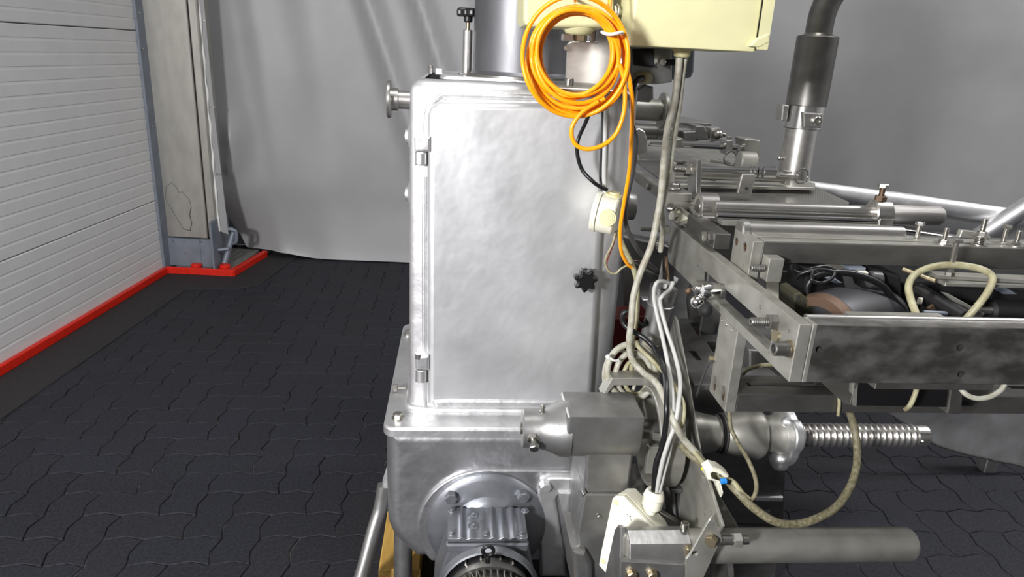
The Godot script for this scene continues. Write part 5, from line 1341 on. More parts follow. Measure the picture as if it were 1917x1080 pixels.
# ---------- gear motor at the foot of the casing ----------
func build_motor() -> void:
	var G: Material = M.gear_grey
	var fc := PZ(912, 985, -1.462)
	var t := thing("gear_motor", "grey gear motor with ribbed cover and black eye bolt on a round flange", "motor", Vector3(fc.x, fc.y - 0.12, -1.3))
	part("flange_disc", MB.new().lathe(Vector3(fc.x, fc.y, -1.476), Vector3.BACK, [Vector2(0, 0.150), Vector2(0.012, 0.150), Vector2(0.016, 0.146), Vector2(0.018, 0.137), Vector2(0.02, 0.134), Vector2(0.02, 0)], 72), G, t)
	for q in [[845, 928], [979, 926]]: bolt(t, PZ(q[0], q[1], -1.456), Vector3.BACK, 0.027, 0.017, G)
	part("spigot", MB.new().lathe(Vector3(fc.x, fc.y, -1.458), Vector3.BACK, [Vector2(0, 0.095), Vector2(0.006, 0.08), Vector2(0.014, 0.068), Vector2(0.03, 0.06), Vector2(0.05, 0.056), Vector2(0.05, 0)], 48), G, t)
	var hT := 0.349
	var x0 := PY(838, 1003, 0.356).x
	var x1 := PY(988, 1003, 0.356).x
	var zb := -1.443
	var zf := -1.328
	# wavy cover plate: its section waves along x
	var wave := PackedVector2Array()
	for i in 61:
		var s := i / 60.0
		var amp := 0.0028 * smoothstep(0.08, 0.2, s) * smoothstep(0.97, 0.86, s)
		if s > 0.27 and s < 0.52: amp *= 0.25
		wave.append(Vector2(lerpf(x0, x1, s), hT + 0.005 + amp * sin(s * TAU * 7.5)))
	wave.append(Vector2(x1, hT - 0.004)); wave.append(Vector2(x0, hT - 0.004))
	part("ribbed_cover", MB.new().prism(wave, xfZ(zb), zf - zb, 0.0025, 2), G, t)
	for q in [[846, 955], [983, 955], [846, 997], [910, 997], [978, 997]]:
		var p := PY(q[0], q[1], hT + 0.007)
		part("screw_boss", MB.new().rod(p - Vector3(0, 0.006, 0), p, 0.0095, 0.002), G, t)
		bolt(t, p, Vector3.UP, 0.011, 0.005, G)
	for q in [[885, 963], [885, 984]]:
		var p := PY(q[0], q[1], hT + 0.008)
		part("plug_seat", MB.new().box(p - Vector3(0, 0.003, 0), Vector3(0.024, 0.006, 0.017), 0.001), G, t)
		part("vent_plug", MB.new().lathe(p, Vector3.UP, [Vector2(0, 0.0068), Vector2(0.003, 0.0062), Vector2(0.003, 0.003), Vector2(0.001, 0.002), Vector2(0.001, 0)], 16), G, t)
	part("cover_notch", MB.new().box(PY(902, 974, hT + 0.007), Vector3(0.010, 0.004, 0.003), 0.001, Basis(Vector3.UP, 0.15)), G, t)
	# gear case
	var body := PackedVector2Array([Vector2(x0, hT - 0.003), Vector2(x1, hT - 0.003), Vector2(x1 + 0.001, hT - 0.03), Vector2(x1 + 0.03, 0.2), Vector2(x1 + 0.03, 0.05), Vector2(x0 - 0.03, 0.05), Vector2(x0 - 0.03, 0.2), Vector2(x0 - 0.001, hT - 0.03)])
	part("gear_case", MB.new().prism(body, xfZ(zb + 0.006), zf - zb - 0.01, 0.008, 3), G, t)
	part("case_lip", MB.new().box(Vector3((x0 + x1) * 0.5, hT - 0.018, zf - 0.004), Vector3(x1 - x0 + 0.006, 0.022, 0.02), 0.004), G, t)
	# motor flange and finned barrel
	var mc := PZ(914, 1110, -1.285)
	var ra := func(y: float, z: float) -> float: return PZ(914, y, z).y - mc.y
	var r1: float = ra.call(1022, -1.29)
	var r2: float = ra.call(1037, -1.285)
	var r3: float = ra.call(1056, -1.26)
	part("motor_flange", MB.new().lathe(Vector3(mc.x, mc.y, -1.345), Vector3.BACK, [Vector2(0, r1 - 0.03), Vector2(0.02, r1 - 0.022), Vector2(0.045, r1 - 0.008), Vector2(0.058, r2 + 0.004), Vector2(0.06, r2), Vector2(0.045, r2 - 0.002), Vector2(0.04, 0.0)], 64), G, t)
	part("motor_ring", MB.new().lathe(Vector3(mc.x, mc.y, -1.31), Vector3.BACK, [Vector2(0, 0.0), Vector2(0, r2 - 0.004), Vector2(0.012, r2 - 0.004), Vector2(0.03, r3 - 0.006), Vector2(0.03, 0)], 48), M.black, t)
	part("motor_barrel", MB.new().rod(Vector3(mc.x, mc.y, -1.275), Vector3(mc.x, mc.y, -1.05), r3 - 0.016, 0.004, 40), M.steel_dark, t)
	part("barrel_band", MB.new().lathe(Vector3(mc.x, mc.y, -1.275), Vector3.BACK, [Vector2(0, 0.06), Vector2(0, r3 - 0.002), Vector2(0.022, r3), Vector2(0.022, 0.06)], 48), M.steel_dark, t)
	for i in 19:
		var an := PI * 0.5 + (i - 9) * 0.155
		var dv := Vector3(cos(an), sin(an), 0)
		part("cooling_fin", MB.new().box(Vector3(mc.x, mc.y, -1.15) + dv * (r3 - 0.012), Vector3(0.0035, 0.024, 0.19), 0.001, Basis(Vector3(dv.y, -dv.x, 0), dv, Vector3(0, 0, 1))), M.steel_dark, t)
	for q in [-0.55, -0.2, 0.22, 0.52]:
		var dv := Vector3(sin(q), cos(q), 0)
		part("flange_rib", MB.new().box(Vector3(mc.x, mc.y, -1.285) + dv * (r2 - 0.011), Vector3(0.005, 0.016, 0.024), 0.001, Basis(Vector3(dv.y, -dv.x, 0), dv, Vector3(0, 0, 1))), M.zinc, t)
	# eye bolt
	var ec := PZ(914, 1031, -1.245)
	var ring := []
	for i in 16: ring.append(ec + Vector3(cos(TAU * i / 16.0) * 0.0115, sin(TAU * i / 16.0) * 0.0115, 0))
	part("eye_bolt", MB.new().tube(ring, 0.0042, 10, true, 3).rod(ec - Vector3(0, 0.014, 0), ec - Vector3(0, 0.03, 0), 0.006), M.black, t)
	part("motor_foot", MB.new().box(Vector3(mc.x, 0.02, -1.30), Vector3(0.2, 0.04, 0.16), 0.003), M.wood, t)

# ---------- lower right: cream junction box, pipe, plates ----------
func build_lower_right() -> void:
	var S: Material = M.silver_dull
	# slanted guard sheet behind the cables
	var gs := thing("guard_sheet", "thin grey guard sheet standing upright behind the hanging cables, its front edge bright", "guard", PX(1300, 985, 0.505))
	part("sheet", MB.new().prism(outX([[1262, 590], [1268, 600], [1290, 720], [1314, 862], [1318, 1010], [1255, 1010], [1236, 880], [1238, 760], [1245, 660]], 0.505), xfX(0.508), 0.003, 0.0006), M.steel_worn, gs)
	# horizontal frame plate with windows
	var fp := thing("frame_plate", "horizontal silver frame plate with cut-out windows under the slotted arm", "frame", Vector3(0.7, 0.6, -1.7))
	var H := 0.735
	var outl := outY([[1272, 596], [1430, 596], [1440, 690], [1480, 720], [1300, 720], [1285, 690]], H)
	var bm := MB.new().prism(outl, xfY(H - 0.014), 0.014, 0.001)
	var cuts := []
	for q in [[[1292, 604], [1346, 604], [1342, 626], [1306, 628]], [[1322, 640], [1342, 639], [1340, 662], [1334, 658]], [[1289, 656], [1302, 657], [1314, 674], [1303, 674]]]:
		cuts.append(MB.new().prism(outY(q, H), xfY(H - 0.05), 0.1, 0.0))
	cut("plate", bm, cuts, M.silver_dull, fp)
	part("end_plate", MB.new().prism(outZ([[1288, 565], [1302, 500], [1320, 520], [1318, 590], [1292, 600]], -1.72), xfZ(-1.74), 0.02, 0.003), M.silver_dull, fp)
	part("pillar", MB.new().box(Vector3(0.74, 0.36, -1.62), Vector3(0.08, 0.72, 0.08), 0.004), S, fp)
	part("added_pale_sheet", MB.new().prism(outZ([[1436, 470], [1590, 478], [1570, 530], [1500, 585], [1436, 572]], -1.42), xfZ(-1.424), 0.004, 0.001), M.cream, fp)  # added sheet, its pale colour stands in for the lit chute behind
	part("rear_box", MB.new().prism(outZ([[1402, 655], [1500, 660], [1500, 712], [1402, 706]], -1.45), xfZ(-1.6), 0.15, 0.008, 2), S, fp)
	# casing extension under the coupling
	var ce := thing("casing_extension", "dark grey box of the machine base below the cone coupling", "machine base", Vector3(0.65, 0.0, -1.6))
	part("box", MB.new().prism(outZ([[1310, 838], [1474, 842], [1470, 985], [1310, 980]], -1.50), xfZ(-1.72), 0.22, 0.008, 2), M.steel_dark, ce)
	part("ledge", MB.new().prism(outZ([[1414, 930], [1467, 931], [1466, 940], [1414, 939]], -1.49), xfZ(-1.505), 0.015, 0.004, 2), M.silver, ce)
	bolt(ce, PZ(1434, 955, -1.50), Vector3.BACK, 0.014, 0.008, S)
	var bl := PZ(1390, 985, -1.6)
	part("foot", MB.new().box(Vector3(bl.x, 0.12, -1.6), Vector3(0.16, 0.24, 0.16), 0.004), M.steel_dark, ce)
	# cream junction box, tipped on its edge
	var jb := thing("junction_box", "cream rectangular junction box with a cable gland, tipped beside the bearing pedestal", "junction box", PZ(1170, 1070, -1.2))
	var jz := -1.19
	var nl := Vector3(-0.62, 0.22, 0.75).normalized()
	var pc0 := PZ(1175, 1000, jz)
	var lo := outP([[1146, 934], [1152, 928], [1167, 928], [1224, 990], [1236, 1012], [1212, 1085], [1150, 1092], [1121, 1058], [1124, 1038]], pc0, nl)
	var lx: Transform3D = lo[1]
	part("lid", MB.new().prism(lo[0], lx.translated_local(Vector3(0, 0, -0.012)), 0.013, 0.003, 2), M.cream, jb)
	part("box_body", MB.new().prism(lo[0], lx.translated_local(Vector3(0, 0, -0.062)), 0.048, 0.001, 1), M.cream, jb)
	var mk := outP([[1172, 961], [1179, 966], [1182, 965], [1180, 969], [1183, 975]], pc0, nl)
	var mp := []
	for q in mk[0]: mp.append(lx * Vector3(q.x, q.y, 0.0012))
	part("pencil_mark", MB.new().tube(mp, 0.0005, 6, false, 3), M.cable_dark, jb)
	var ck := outP([[1154, 940], [1130, 1050]], pc0, nl)
	for q in ck[0]: part("corner_screw", MB.new().rod(lx * Vector3(q.x, q.y, 0.0), lx * Vector3(q.x, q.y, 0.003), 0.0055, 0.001), M.cream_yellow, jb)
	var gx := Transform3D(Basis(Vector3(1, 0, 0), Vector3(0, 0, -1), Vector3(0, 1, 0)), Vector3.ZERO)
	var gd := Vector3(0.12, 1.0, -0.05).normalized()
	var g0 := PZ(1219, 950, jz - 0.02)
	part("gland_foot", MB.new().rod(g0 - gd * 0.012, g0 + gd * 0.006, 0.012, 0.001), M.cream, jb)
	part("gland_nut", MB.new().lathe(g0, gd, [Vector2(0, 0), Vector2(0, 0.0195), Vector2(0.002, 0.0215), Vector2(0.022, 0.0215), Vector2(0.024, 0.0205)], 6).lathe(g0, gd, [Vector2(0.022, 0.020), Vector2(0.026, 0.022), Vector2(0.037, 0.019), Vector2(0.041, 0.016), Vector2(0.041, 0.012), Vector2(0.034, 0.0)], 28), M.cream, jb)
	# mounting wedge under the box
	part("mount", MB.new().prism(outZ([[1235, 958], [1280, 985], [1284, 1000], [1230, 1000]], jz - 0.04), xfZ(jz - 0.06), 0.02, 0.002), M.steel_worn, jb)
	# pipe through its clamp
	var pz := -1.1
	var pc := PZ(1705, 1018, pz)
	var py := pc.y
	var xs := PZ(1165, 1016, pz).x
	var pp := thing("support_pipe", "thick grey steel pipe stub lying across the lower right corner with a rounded end", "pipe", Vector3(0.65, py - 0.033, pz))
	part("pipe", MB.new().lathe(Vector3(xs, py, pz), Vector3.RIGHT, [Vector2(0, 0), Vector2(0, 0.028), Vector2(0.004, 0.033), Vector2(pc.x - xs - 0.008, 0.033), Vector2(pc.x - xs, 0.029), Vector2(pc.x - xs, 0.0)], 44), M.steel_worn, pp)
	part("clamp_body", MB.new().prism(PackedVector2Array([Vector2(-pz - 0.037, py), Vector2(-pz - 0.037, py - 0.15), Vector2(-pz + 0.037, py - 0.15), Vector2(-pz + 0.037, py), Vector2(-pz + 0.026, py + 0.026), Vector2(-pz, py + 0.037), Vector2(-pz - 0.026, py + 0.026)]), xfX(PZ(1285, 1016, pz).x), PZ(1285, 1016, pz).x - xs - 0.006, 0.003, 2), S, pp)
	part("clamp_cheek", MB.new().prism(outX([[1140, 1080], [1160, 990], [1166, 982], [1172, 988], [1168, 1100]], xs + 0.004), xfX(xs + 0.004), 0.010, 0.002), S, pp)
	part("clamp_bar", MB.new().prism(outZ([[1162, 1050], [1287, 1057], [1284, 1110], [1158, 1110]], pz + 0.044), xfZ(pz + 0.03), 0.014, 0.002), S, pp)
	for q in [[1182, 1074], [1221, 1074]]: bolt(pp, PZ(q[0], q[1], pz + 0.044), Vector3.BACK, 0.017, 0.010, M.brass, 0.0115)
	var sp := Vector3(PZ(1282, 980, pz).x, py + 0.036, pz + 0.002)
	part("set_screw", MB.new().rod(sp, sp + Vector3(0, 0.014, 0), 0.005), M.zinc, pp)
	socket(pp, sp + Vector3(0, 0.008, 0), Vector3.UP, 0.0078, 0.011)
	part("stand", MB.new().box(Vector3(PZ(1225, 1080, pz).x, 0.19, pz - 0.02), Vector3(0.10, 0.38, 0.05), 0.003), S, pp)
	# angled plate with bolts at the clamp's right
	var ap := thing("angle_plate", "bare steel angle plate with holes, bolted across the pipe beside its clamp", "plate", PZ(1330, 1080, -1.05))
	var ax := PZ(1340, 1000, -1.06).x
	var zp := -1.038
	var bm2 := MB.new().prism(outZ([[1326, 976], [1334, 966], [1348, 988], [1353, 1012], [1345, 1022], [1316, 1085], [1294, 1110], [1284, 1110], [1284, 1046], [1290, 1040]], zp), xfZ(zp - 0.006), 0.006, 0.0012)
	var pcuts := []
	var hc := PZ(1301, 1036, zp)
	pcuts.append(MB.new().rod(hc - Vector3(0, 0, 0.02), hc + Vector3(0, 0, 0.01), 0.0062, 0.0003))
	cut("front_web", bm2, pcuts, M.steel_worn, ap)
	var bm3 := MB.new().prism(outX([[1312, 893], [1323, 893], [1352, 985], [1344, 998], [1296, 998], [1304, 960]], ax - 0.006), xfX(ax), 0.006, 0.0012)
	pcuts = []
	for q in [[1320, 920, 0.003], [1319, 958, 0.008], [1331, 960, 0.0055]]:
		var c := PX(q[0], q[1], ax - 0.006)
		pcuts.append(MB.new().rod(c - Vector3(0.01, 0, 0), c + Vector3(0.02, 0, 0), q[2], 0.0003))
	cut("web", bm3, pcuts, M.steel_worn, ap)
	part("edge_bar", MB.new().prism(outZ([[1313, 893], [1326, 893], [1384, 988], [1382, 1000], [1362, 990], [1350, 975]], -1.13), xfZ(-1.145), 0.015, 0.0015), M.steel_worn, ap)
	bolt(ap, PZ(1333, 1009, zp), Vector3(-0.55, 0, 0.83), 0.021, 0.012, M.brass, 0.0, "hex_nut")
	var rb := PZ(1346, 1011, zp - 0.012)
	part("bolt_shank", MB.new().rod(rb, rb + Vector3(0.045, 0, 0), 0.009), M.steel_dark, ap)
	bolt(ap, rb + Vector3(0.026, 0, 0), Vector3.RIGHT, 0.025, 0.016, M.steel_worn, 0.0, "hex_nut")
	part("bolt_end", MB.new().rod(rb + Vector3(0.04, 0, 0), rb + Vector3(0.056, 0, 0), 0.0085, 0.001), M.zinc, ap)
	part("rear_disc", MB.new().lathe(PZ(1345, 1062, -1.14), Vector3.RIGHT, [Vector2(0, 0), Vector2(0, 0.05), Vector2(0.012, 0.05), Vector2(0.012, 0)], 36), M.steel_dark, ap)
	part("weld_block", MB.new().box(PZ(1287, 1042, -1.07), Vector3(0.014, 0.05, 0.02), 0.003), M.brass, ap)
	# conduit pipe with its flared mouth
	var c0 := PZ(1238, 560, -1.50)
	var c1 := PZ(1204, 702, -1.50)
	var co := thing("conduit_pipe", "silver painted conduit pipe with a torn open mouth behind the slotted arm's rear end", "pipe", c1)
	var cd := (c0 - c1).normalized()
	var cl := c0.distance_to(c1)
	part("pipe", MB.new().lathe(c1, cd, [Vector2(0, 0.0), Vector2(0, 0.025), Vector2(0.002, 0.027), Vector2(cl * 0.75, 0.028), Vector2(cl, 0.030), Vector2(cl + 0.03, 0.033), Vector2(cl + 0.03, 0.030), Vector2(cl, 0.026), Vector2(cl - 0.02, 0.0)], 36), M.silver_dull, co)
	part("band", MB.new().lathe(c1 + cd * cl * 0.42, cd, [Vector2(0, 0.0278), Vector2(0.001, 0.0285), Vector2(0.007, 0.0285), Vector2(0.008, 0.0278)], 36), M.steel_dark, co)
	part("band", MB.new().lathe(c1 + cd * cl * 0.92, cd, [Vector2(0, 0.029), Vector2(0.002, 0.031), Vector2(0.004, 0.0315), Vector2(0.005, 0.03)], 36), M.silver, co)
	part("tongue", MB.new().prism(outZ([[1228, 552], [1236, 510], [1240, 486], [1241, 520], [1236, 556]], -1.475), xfZ(-1.48), 0.004, 0.0008), M.silver_dull, co)
	part("torn_flap", MB.new().prism(outZ([[1262, 517], [1270, 521], [1268, 530], [1262, 534]], -1.47), xfZ(-1.473), 0.003, 0.0005), M.silver, co)
	part("copper_tube", MB.new().rod(PZ(1251, 530, -1.505), PZ(1246, 480, -1.52), 0.005), M.bronze, co)

func cable(called: String, label: String, pts: Array, r: float, mat: Material, group := "") -> MeshInstance3D:
	var q := []
	for p in pts: q.append(PZ(p[0], p[1], p[2]))
	return single(called, MB.new().tube(q, r, 10, false, 8), mat, label, "cable", group)

func build_cables() -> void:
	# orange ring
	var t := thing("orange_cable", "bright orange cable wound into a thick ring with a white tie, one end trailing down", "cable", PZ(1075, 110, -1.3))
	var rng := RandomNumberGenerator.new()
	rng.seed = 12
	var pts := []
	var turns := 11
	var ox := 0.0
	var oy := 0.0
	var rr := 90.0
	var zz := -1.25
	for k in turns:
		var ox2 := rng.randf_range(-8, 9)
		var oy2 := rng.randf_range(-11, 9)
		var r2 := rng.randf_range(70, 99)
		var z2 := -1.275 + 0.045 * rng.randf()
		for i in 12:
			var s := i / 12.0
			var a := TAU * s + 0.9
			var r := lerpf(rr, r2, s)
			pts.append(PZ(1076 + lerpf(ox, ox2, s) + cos(a) * r, 108 + lerpf(oy, oy2, s) + sin(a) * r * 1.08, lerpf(zz, z2, s) + 0.006 * sin(a * 2.0 + k)))
		ox = ox2; oy = oy2; rr = r2; zz = z2
	part("wound_ring", MB.new().tube(pts, 0.0039, 10, false, 4), M.orange, t)
	var outer := []
	for i in 16:
		var a := TAU * i / 16.0 + 0.4
		outer.append(PZ(1077 + cos(a) * 99, 105 + sin(a) * 113, -1.24 + 0.01 * sin(a * 3.0)))
	part("wound_ring", MB.new().tube(outer, 0.0039, 10, true, 5), M.orange, t)
	var lp := []
	for q in [[1120, 190], [1090, 210], [1072, 235], [1071, 258], [1082, 274], [1103, 279], [1130, 271], [1152, 252], [1165, 222], [1170, 190], [1168, 150], [1160, 120]]: lp.append(PZ(q[0], q[1], -1.235))
	part("hanging_loop", MB.new().tube(lp, 0.0039, 10, false, 8), M.orange, t)
	var tl := []
	for q in [[1172, 120, -1.24], [1180, 160, -1.24], [1184, 200, -1.26], [1182, 260, -1.30], [1178, 320, -1.34], [1168, 380, -1.36], [1161, 430, -1.38], [1163, 470, -1.40], [1174, 493, -1.42], [1182, 500, -1.43]]: tl.append(PZ(q[0], q[1], q[2]))
	part("trailing_end", MB.new().tube(tl, 0.0039, 10, false, 8), M.orange, t)
	var tie := []
	var tc := PZ(1146, 63, -1.245)
	for i in 14: tie.append(tc + Vector3(cos(TAU * i / 14.0) * 0.017, 0.002 * sin(i), sin(TAU * i / 14.0) * 0.026))
	part("white_tie", MB.new().tube(tie, 0.0028, 8, true, 3), M.rope, t)
	var up := []
	for q in [[1140, 20, -1.26], [1144, -20, -1.30], [1146, -60, -1.345]]: up.append(PZ(q[0], q[1], q[2]))
	part("upper_end", MB.new().tube(up, 0.0039, 10, false, 6), M.orange, t)
	part("hook", MB.new().tube([PZ(1077, -2, -1.41), PZ(1077, 2, -1.30), PZ(1077, 0, -1.24), PZ(1077, -14, -1.225)], 0.003, 8), M.zinc, t)
	# pair of grey cables from the cabinet gland
	cable("grey_cable", "thick grey cable from the cabinet gland running down in front of the feed table", [[1272, 108, -1.42], [1268, 150, -1.42], [1262, 195, -1.42], [1250, 240, -1.42], [1243, 300, -1.43], [1238, 360, -1.44], [1230, 410, -1.44], [1219, 460, -1.43], [1199, 510, -1.42], [1186, 555, -1.41], [1182, 600, -1.40], [1178, 640, -1.40], [1183, 672, -1.40], [1205, 698, -1.38], [1232, 722, -1.28], [1262, 790, -1.20], [1280, 822, -1.20], [1305, 850, -1.19], [1330, 882, -1.16]], 0.0072, M.cable_grey)
	cable("grey_cable", "second grey cable beside the thick one, leaving the gland and crossing it near the arm", [[1282, 108, -1.43], [1276, 150, -1.43], [1271, 200, -1.43], [1263, 250, -1.44], [1256, 300, -1.45], [1247, 350, -1.46], [1240, 385, -1.46], [1241, 410, -1.47], [1240, 440, -1.53], [1236, 470, -1.55]], 0.0062, M.cable_grey)
	cable("black_cable", "short black cable bending out of the gland under the cabinet", [[1204, 146, -1.475], [1194, 149, -1.46], [1187, 158, -1.455], [1184, 176, -1.46], [1183, 200, -1.47]], 0.006, M.black)
	# cables round the round junction box
	cable("black_cable", "black cable bowed over the door between the orange ring and round box", [[1106, 205, -1.47], [1096, 230, -1.46], [1082, 262, -1.45], [1081, 290, -1.45], [1090, 318, -1.45], [1108, 338, -1.44], [1124, 350, -1.44], [1137, 356, -1.44]], 0.0042, M.black)
	cable("black_cable", "thin black cable behind the pale one above the round box", [[1126, 190, -1.5], [1128, 225, -1.5], [1126, 280, -1.5], [1124, 330, -1.5], [1127, 357, -1.49]], 0.0032, M.black)
	cable("pale_cable", "pale grey cable dropping from the orange ring into the top of the round box", [[1136, 190, -1.47], [1134, 225, -1.47], [1132, 280, -1.47], [1131, 330, -1.47], [1133, 364, -1.465]], 0.0048, M.cable_light)
	cable("pale_cable", "pale cable leaving the round box downwards to the coiled cables", [[1155, 432, -1.46], [1165, 458, -1.46], [1178, 484, -1.46], [1188, 510, -1.46], [1193, 540, -1.46], [1192, 590, -1.45], [1184, 640, -1.44], [1182, 690, -1.43], [1184, 706, -1.43]], 0.0058, M.cable_cream)
	cable("dark_cable", "dark grey cable running down right of the orange one behind the slotted arm", [[1184, 238, -1.42], [1190, 262, -1.44], [1186, 310, -1.46], [1178, 350, -1.47], [1170, 390, -1.48], [1174, 428, -1.48], [1190, 460, -1.49], [1212, 490, -1.50], [1232, 508, -1.52], [1246, 518, -1.53]], 0.0056, M.cable_dark)
	cable("stripped_wire", "thin stripped wires looping below the round box", [[1152, 436, -1.45], [1146, 458, -1.44], [1136, 478, -1.44], [1133, 492, -1.44], [1140, 508, -1.44], [1152, 512, -1.44], [1164, 502, -1.44], [1180, 494, -1.44]], 0.0022, M.cable_cream)
	cable("red_wire", "thin red wire beside the stripped wires", [[1153, 436, -1.452], [1149, 456, -1.448], [1138, 484, -1.446], [1137, 500, -1.446], [1146, 512, -1.446]], 0.0012, M.red_wire)
	cable("wire_bundle", "dark bundle of thin wires stretched behind the grey cable towards the conduit mouth", [[1180, 488, -1.47], [1200, 500, -1.49], [1218, 510, -1.50], [1234, 518, -1.52]], 0.004, M.steel_dark)
	cable("copper_wire", "thin copper coloured wire above the dark wire bundle", [[1184, 488, -1.465], [1200, 490, -1.475], [1220, 500, -1.49]], 0.0015, M.bronze)
	# black tubes and cables around the conduit
	cable("black_tube", "black hose curling behind the grey cables left of the conduit pipe", [[1236, 560, -1.53], [1216, 592, -1.50], [1203, 610, -1.48], [1190, 598, -1.46], [1180, 584, -1.45], [1168, 586, -1.45], [1166, 602, -1.45], [1178, 616, -1.44], [1205, 632, -1.42], [1225, 652, -1.40], [1238, 680, -1.34], [1246, 710, -1.26], [1248, 760, -1.212], [1246, 800, -1.205], [1238, 840, -1.205], [1228, 870, -1.205], [1224, 918, -1.205]], 0.0058, M.black)
	cable("conduit_cable", "light grey cable leaving the conduit mouth, left one, dropping to the junction box gland", [[1254, 530, -1.46], [1240, 526, -1.44], [1229, 530, -1.43], [1224, 550, -1.43], [1228, 580, -1.42], [1240, 630, -1.39], [1250, 680, -1.34], [1258, 730, -1.25], [1260, 790, -1.21], [1254, 840, -1.207], [1244, 880, -1.205], [1234, 920, -1.203]], 0.0046, M.cable_light)
	cable("conduit_cable", "light grey cable leaving the conduit mouth, right one, crossing the guard sheet", [[1260, 528, -1.45], [1254, 542, -1.44], [1240, 554, -1.42], [1236, 568, -1.42], [1246, 610, -1.40], [1262, 660, -1.36], [1273, 710, -1.28], [1270, 760, -1.215], [1262, 800, -1.20], [1252, 826, -1.195], [1240, 865, -1.195], [1229, 920, -1.202]], 0.0046, M.cable_light)
	cable("cream_cable", "cream cable slanting from the conduit foot down to the right across the sheet", [[1192, 640, -1.42], [1196, 650, -1.40], [1210, 664, -1.39], [1232, 686, -1.36], [1255, 712, -1.30], [1270, 735, -1.25], [1280, 760, -1.225], [1278, 790, -1.215], [1268, 812, -1.21]], 0.0048, M.cable_cream)
	# coil of grey cable behind the wheel
	var cg := thing("coiled_cable", "grey cable coiled in loose rings with a white tie above the flanged wheel", "cable", PZ(1180, 700, -1.4))
	for q in [[1182, 696, 45, 52, 0.0072, 0], [1186, 702, 33, 42, 0.0066, 1], [1190, 706, 22, 32, 0.0052, 2], [1160, 704, 30, 48, 0.004, 3]]:
		var ring := []
		for i in 16:
			var a: float = TAU * i / 16.0
			ring.append(PZ(q[0] + cos(a) * q[2], q[1] + sin(a) * q[3], -1.405 - 0.008 * q[5] + 0.012 * sin(a)))
		part("ring", MB.new().tube(ring, q[4], 10, true, 4), M.cable_grey if q[5] != 2 else M.cable_cream, cg)
	part("white_tie", MB.new().tube([PZ(1137, 668, -1.39), PZ(1142, 670, -1.385), PZ(1150, 675, -1.385), PZ(1158, 674, -1.39)], 0.0025, 8).ball(PZ(1138, 668, -1.386), 0.0055, 12), M.rope, cg)
	part("tail", MB.new().tube([PZ(1205, 640, -1.42), PZ(1222, 668, -1.42), PZ(1230, 700, -1.42), PZ(1226, 720, -1.42)], 0.0066, 10), M.cable_grey, cg)
	# lower right hoses
	cable("dirty_hose", "thick dusty hose hanging in a wide loop from the lower rail to the white plug", [[1590, 770, -1.23], [1598, 795, -1.20], [1604, 830, -1.18], [1604, 870, -1.15], [1592, 910, -1.12], [1566, 948, -1.09], [1530, 970, -1.07], [1490, 981, -1.06], [1450, 976, -1.05], [1410, 950, -1.06], [1380, 920, -1.08], [1355, 893, -1.12], [1330, 878, -1.16], [1300, 858, -1.2], [1272, 832, -1.22]], 0.0077, M.cable_dirty)
	cable("thin_hose", "thinner dusty hose dropping from the hanger plate to the wide loop", [[1365, 770, -1.2], [1368, 800, -1.19], [1382, 830, -1.17], [1400, 860, -1.13], [1414, 895, -1.10], [1415, 920, -1.08], [1405, 935, -1.07], [1385, 925, -1.075]], 0.0042, M.cable_dirty)
	var pl := thing("cable_plug", "cracked white cable plug with a small blue ferrule on the dusty hose", "plug", PZ(1345, 890, -1.13))
	part("shell", MB.new().prism(outZ([[1322, 884], [1334, 876], [1350, 880], [1366, 892], [1366, 904], [1352, 908], [1356, 928], [1350, 935], [1342, 905], [1326, 900]], -1.095), xfZ(-1.125), 0.03, 0.007, 3), M.cream, pl)
	part("ferrule", MB.new().rod(PZ(1349, 901, -1.085), PZ(1360, 900, -1.085), 0.0055, 0.001), M.blue, pl)
	part("pins", MB.new().rod(PZ(1359, 899, -1.085), PZ(1368, 902, -1.085), 0.003).rod(PZ(1359, 903, -1.085), PZ(1367, 906, -1.085), 0.0022), M.black, pl)
	part("yellow_core", MB.new().tube([PZ(1314, 877, -1.13), PZ(1320, 882, -1.12), PZ(1326, 885, -1.115)], 0.0028, 8), M.yellow, pl)
	cable("short_cable", "pale short cable leaving the white plug beside the dusty hose", [[1300, 846, -1.19], [1320, 870, -1.15], [1345, 890, -1.13], [1372, 902, -1.09], [1390, 924, -1.075], [1402, 934, -1.07]], 0.005, M.cable_cream)
	# loop hanging over the front rail
	cable("bow_cable", "dusty cream cable standing up in a wide bow between the middle and front rails", [[1725, 610, -1.02], [1716, 590, -1.04], [1705, 560, -1.07], [1701, 535, -1.09], [1712, 515, -1.11], [1740, 501, -1.12], [1775, 496, -1.125], [1810, 498, -1.12], [1842, 506, -1.11], [1858, 520, -1.10], [1850, 545, -1.08], [1828, 575, -1.06], [1806, 600, -1.03], [1798, 612, -1.01]], 0.0062, M.cable_cream)
	cable("cream_cable", "cream cable end sticking out below the black sensor box", [[1718, 715, -1.0], [1714, 735, -0.985], [1704, 758, -0.985], [1696, 766, -1.0]], 0.0042, M.cable_cream)
	cable("grey_loop", "grey cable loop hanging below the front rail near the right edge", [[1795, 722, -1.0], [1808, 738, -0.99], [1830, 746, -0.985], [1855, 742, -0.985], [1874, 730, -0.99], [1880, 720, -1.0]], 0.0044, M.cable_grey)
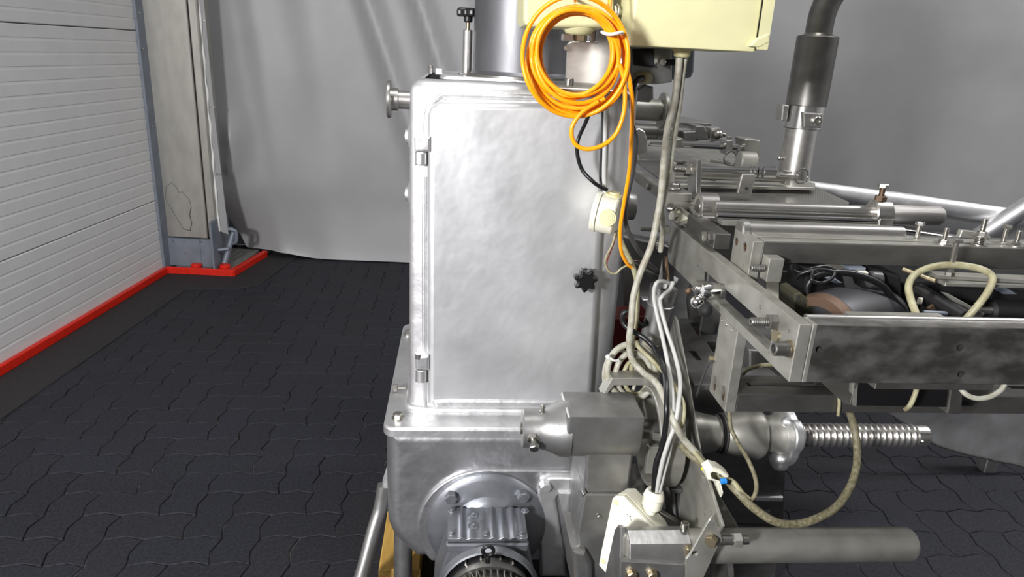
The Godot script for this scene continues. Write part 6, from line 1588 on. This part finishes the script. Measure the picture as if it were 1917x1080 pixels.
	cable("cream_cable", "cream cable arched behind the arm above the slotted lower rail", [[1386, 706, -1.27], [1400, 692, -1.27], [1425, 684, -1.27], [1450, 682, -1.28]], 0.0044, M.cable_cream)
	cable("cream_cable", "short pale cable strip hanging across the lower rail's front face", [[1571, 742, -1.158], [1571, 760, -1.156], [1569, 778, -1.156]], 0.0032, M.cable_cream)
	cable("thin_lead", "thin black lead from the hanger plate's nut down to the frame plate", [[1334, 676, -1.24], [1326, 682, -1.25], [1316, 705, -1.27], [1306, 735, -1.29], [1302, 745, -1.3]], 0.0024, M.cable_dark)
	# black cables over the valve block
	var vb := -1.155
	cable("black_cable", "black cable bowed over the left edge of the valve block between the rails", [[1482, 496, vb], [1484, 506, vb], [1498, 511, vb], [1520, 503, vb + 0.01], [1545, 499, vb], [1565, 506, vb], [1588, 512, vb]], 0.0036, M.black)
	cable("black_cable", "black cable looped in a small ring in front of the valve block", [[1491, 522, vb], [1500, 512, vb + 0.01], [1530, 505, vb + 0.02], [1560, 509, vb + 0.02], [1556, 522, vb + 0.03], [1536, 530, vb + 0.03], [1520, 524, vb + 0.03], [1522, 508, vb + 0.02]], 0.0034, M.black)
	cable("black_cable", "thick black cable arched from the valve block down to the right behind the motor", [[1512, 560, vb + 0.01], [1512, 535, vb + 0.01], [1530, 516, vb + 0.01], [1570, 510, vb], [1610, 516, vb], [1650, 534, vb], [1672, 560, vb], [1690, 580, vb]], 0.0062, M.black)
	for q in [[1256, 905], [1266, 908], [1272, 905]]:
		cable("dark_cable", "dark cable strand in the bundle behind the junction box gland", [[q[0] - 2, 848, -1.30], [q[0] + 2, 880, -1.29], [q[0] + 2, 910, -1.28], [q[0] + 6, 950, -1.27], [q[0] + 9, 985, -1.25]], 0.0042, M.cable_dark, "dark strands behind the junction box")
	var bt := thing("bundle_tie", "dark clip round the cable strands behind the junction box", "clip", PZ(1264, 913, -1.27))
	part("clip", MB.new().box(PZ(1264, 913, -1.275), Vector3(0.026, 0.011, 0.03), 0.002), M.cable_dark, bt)
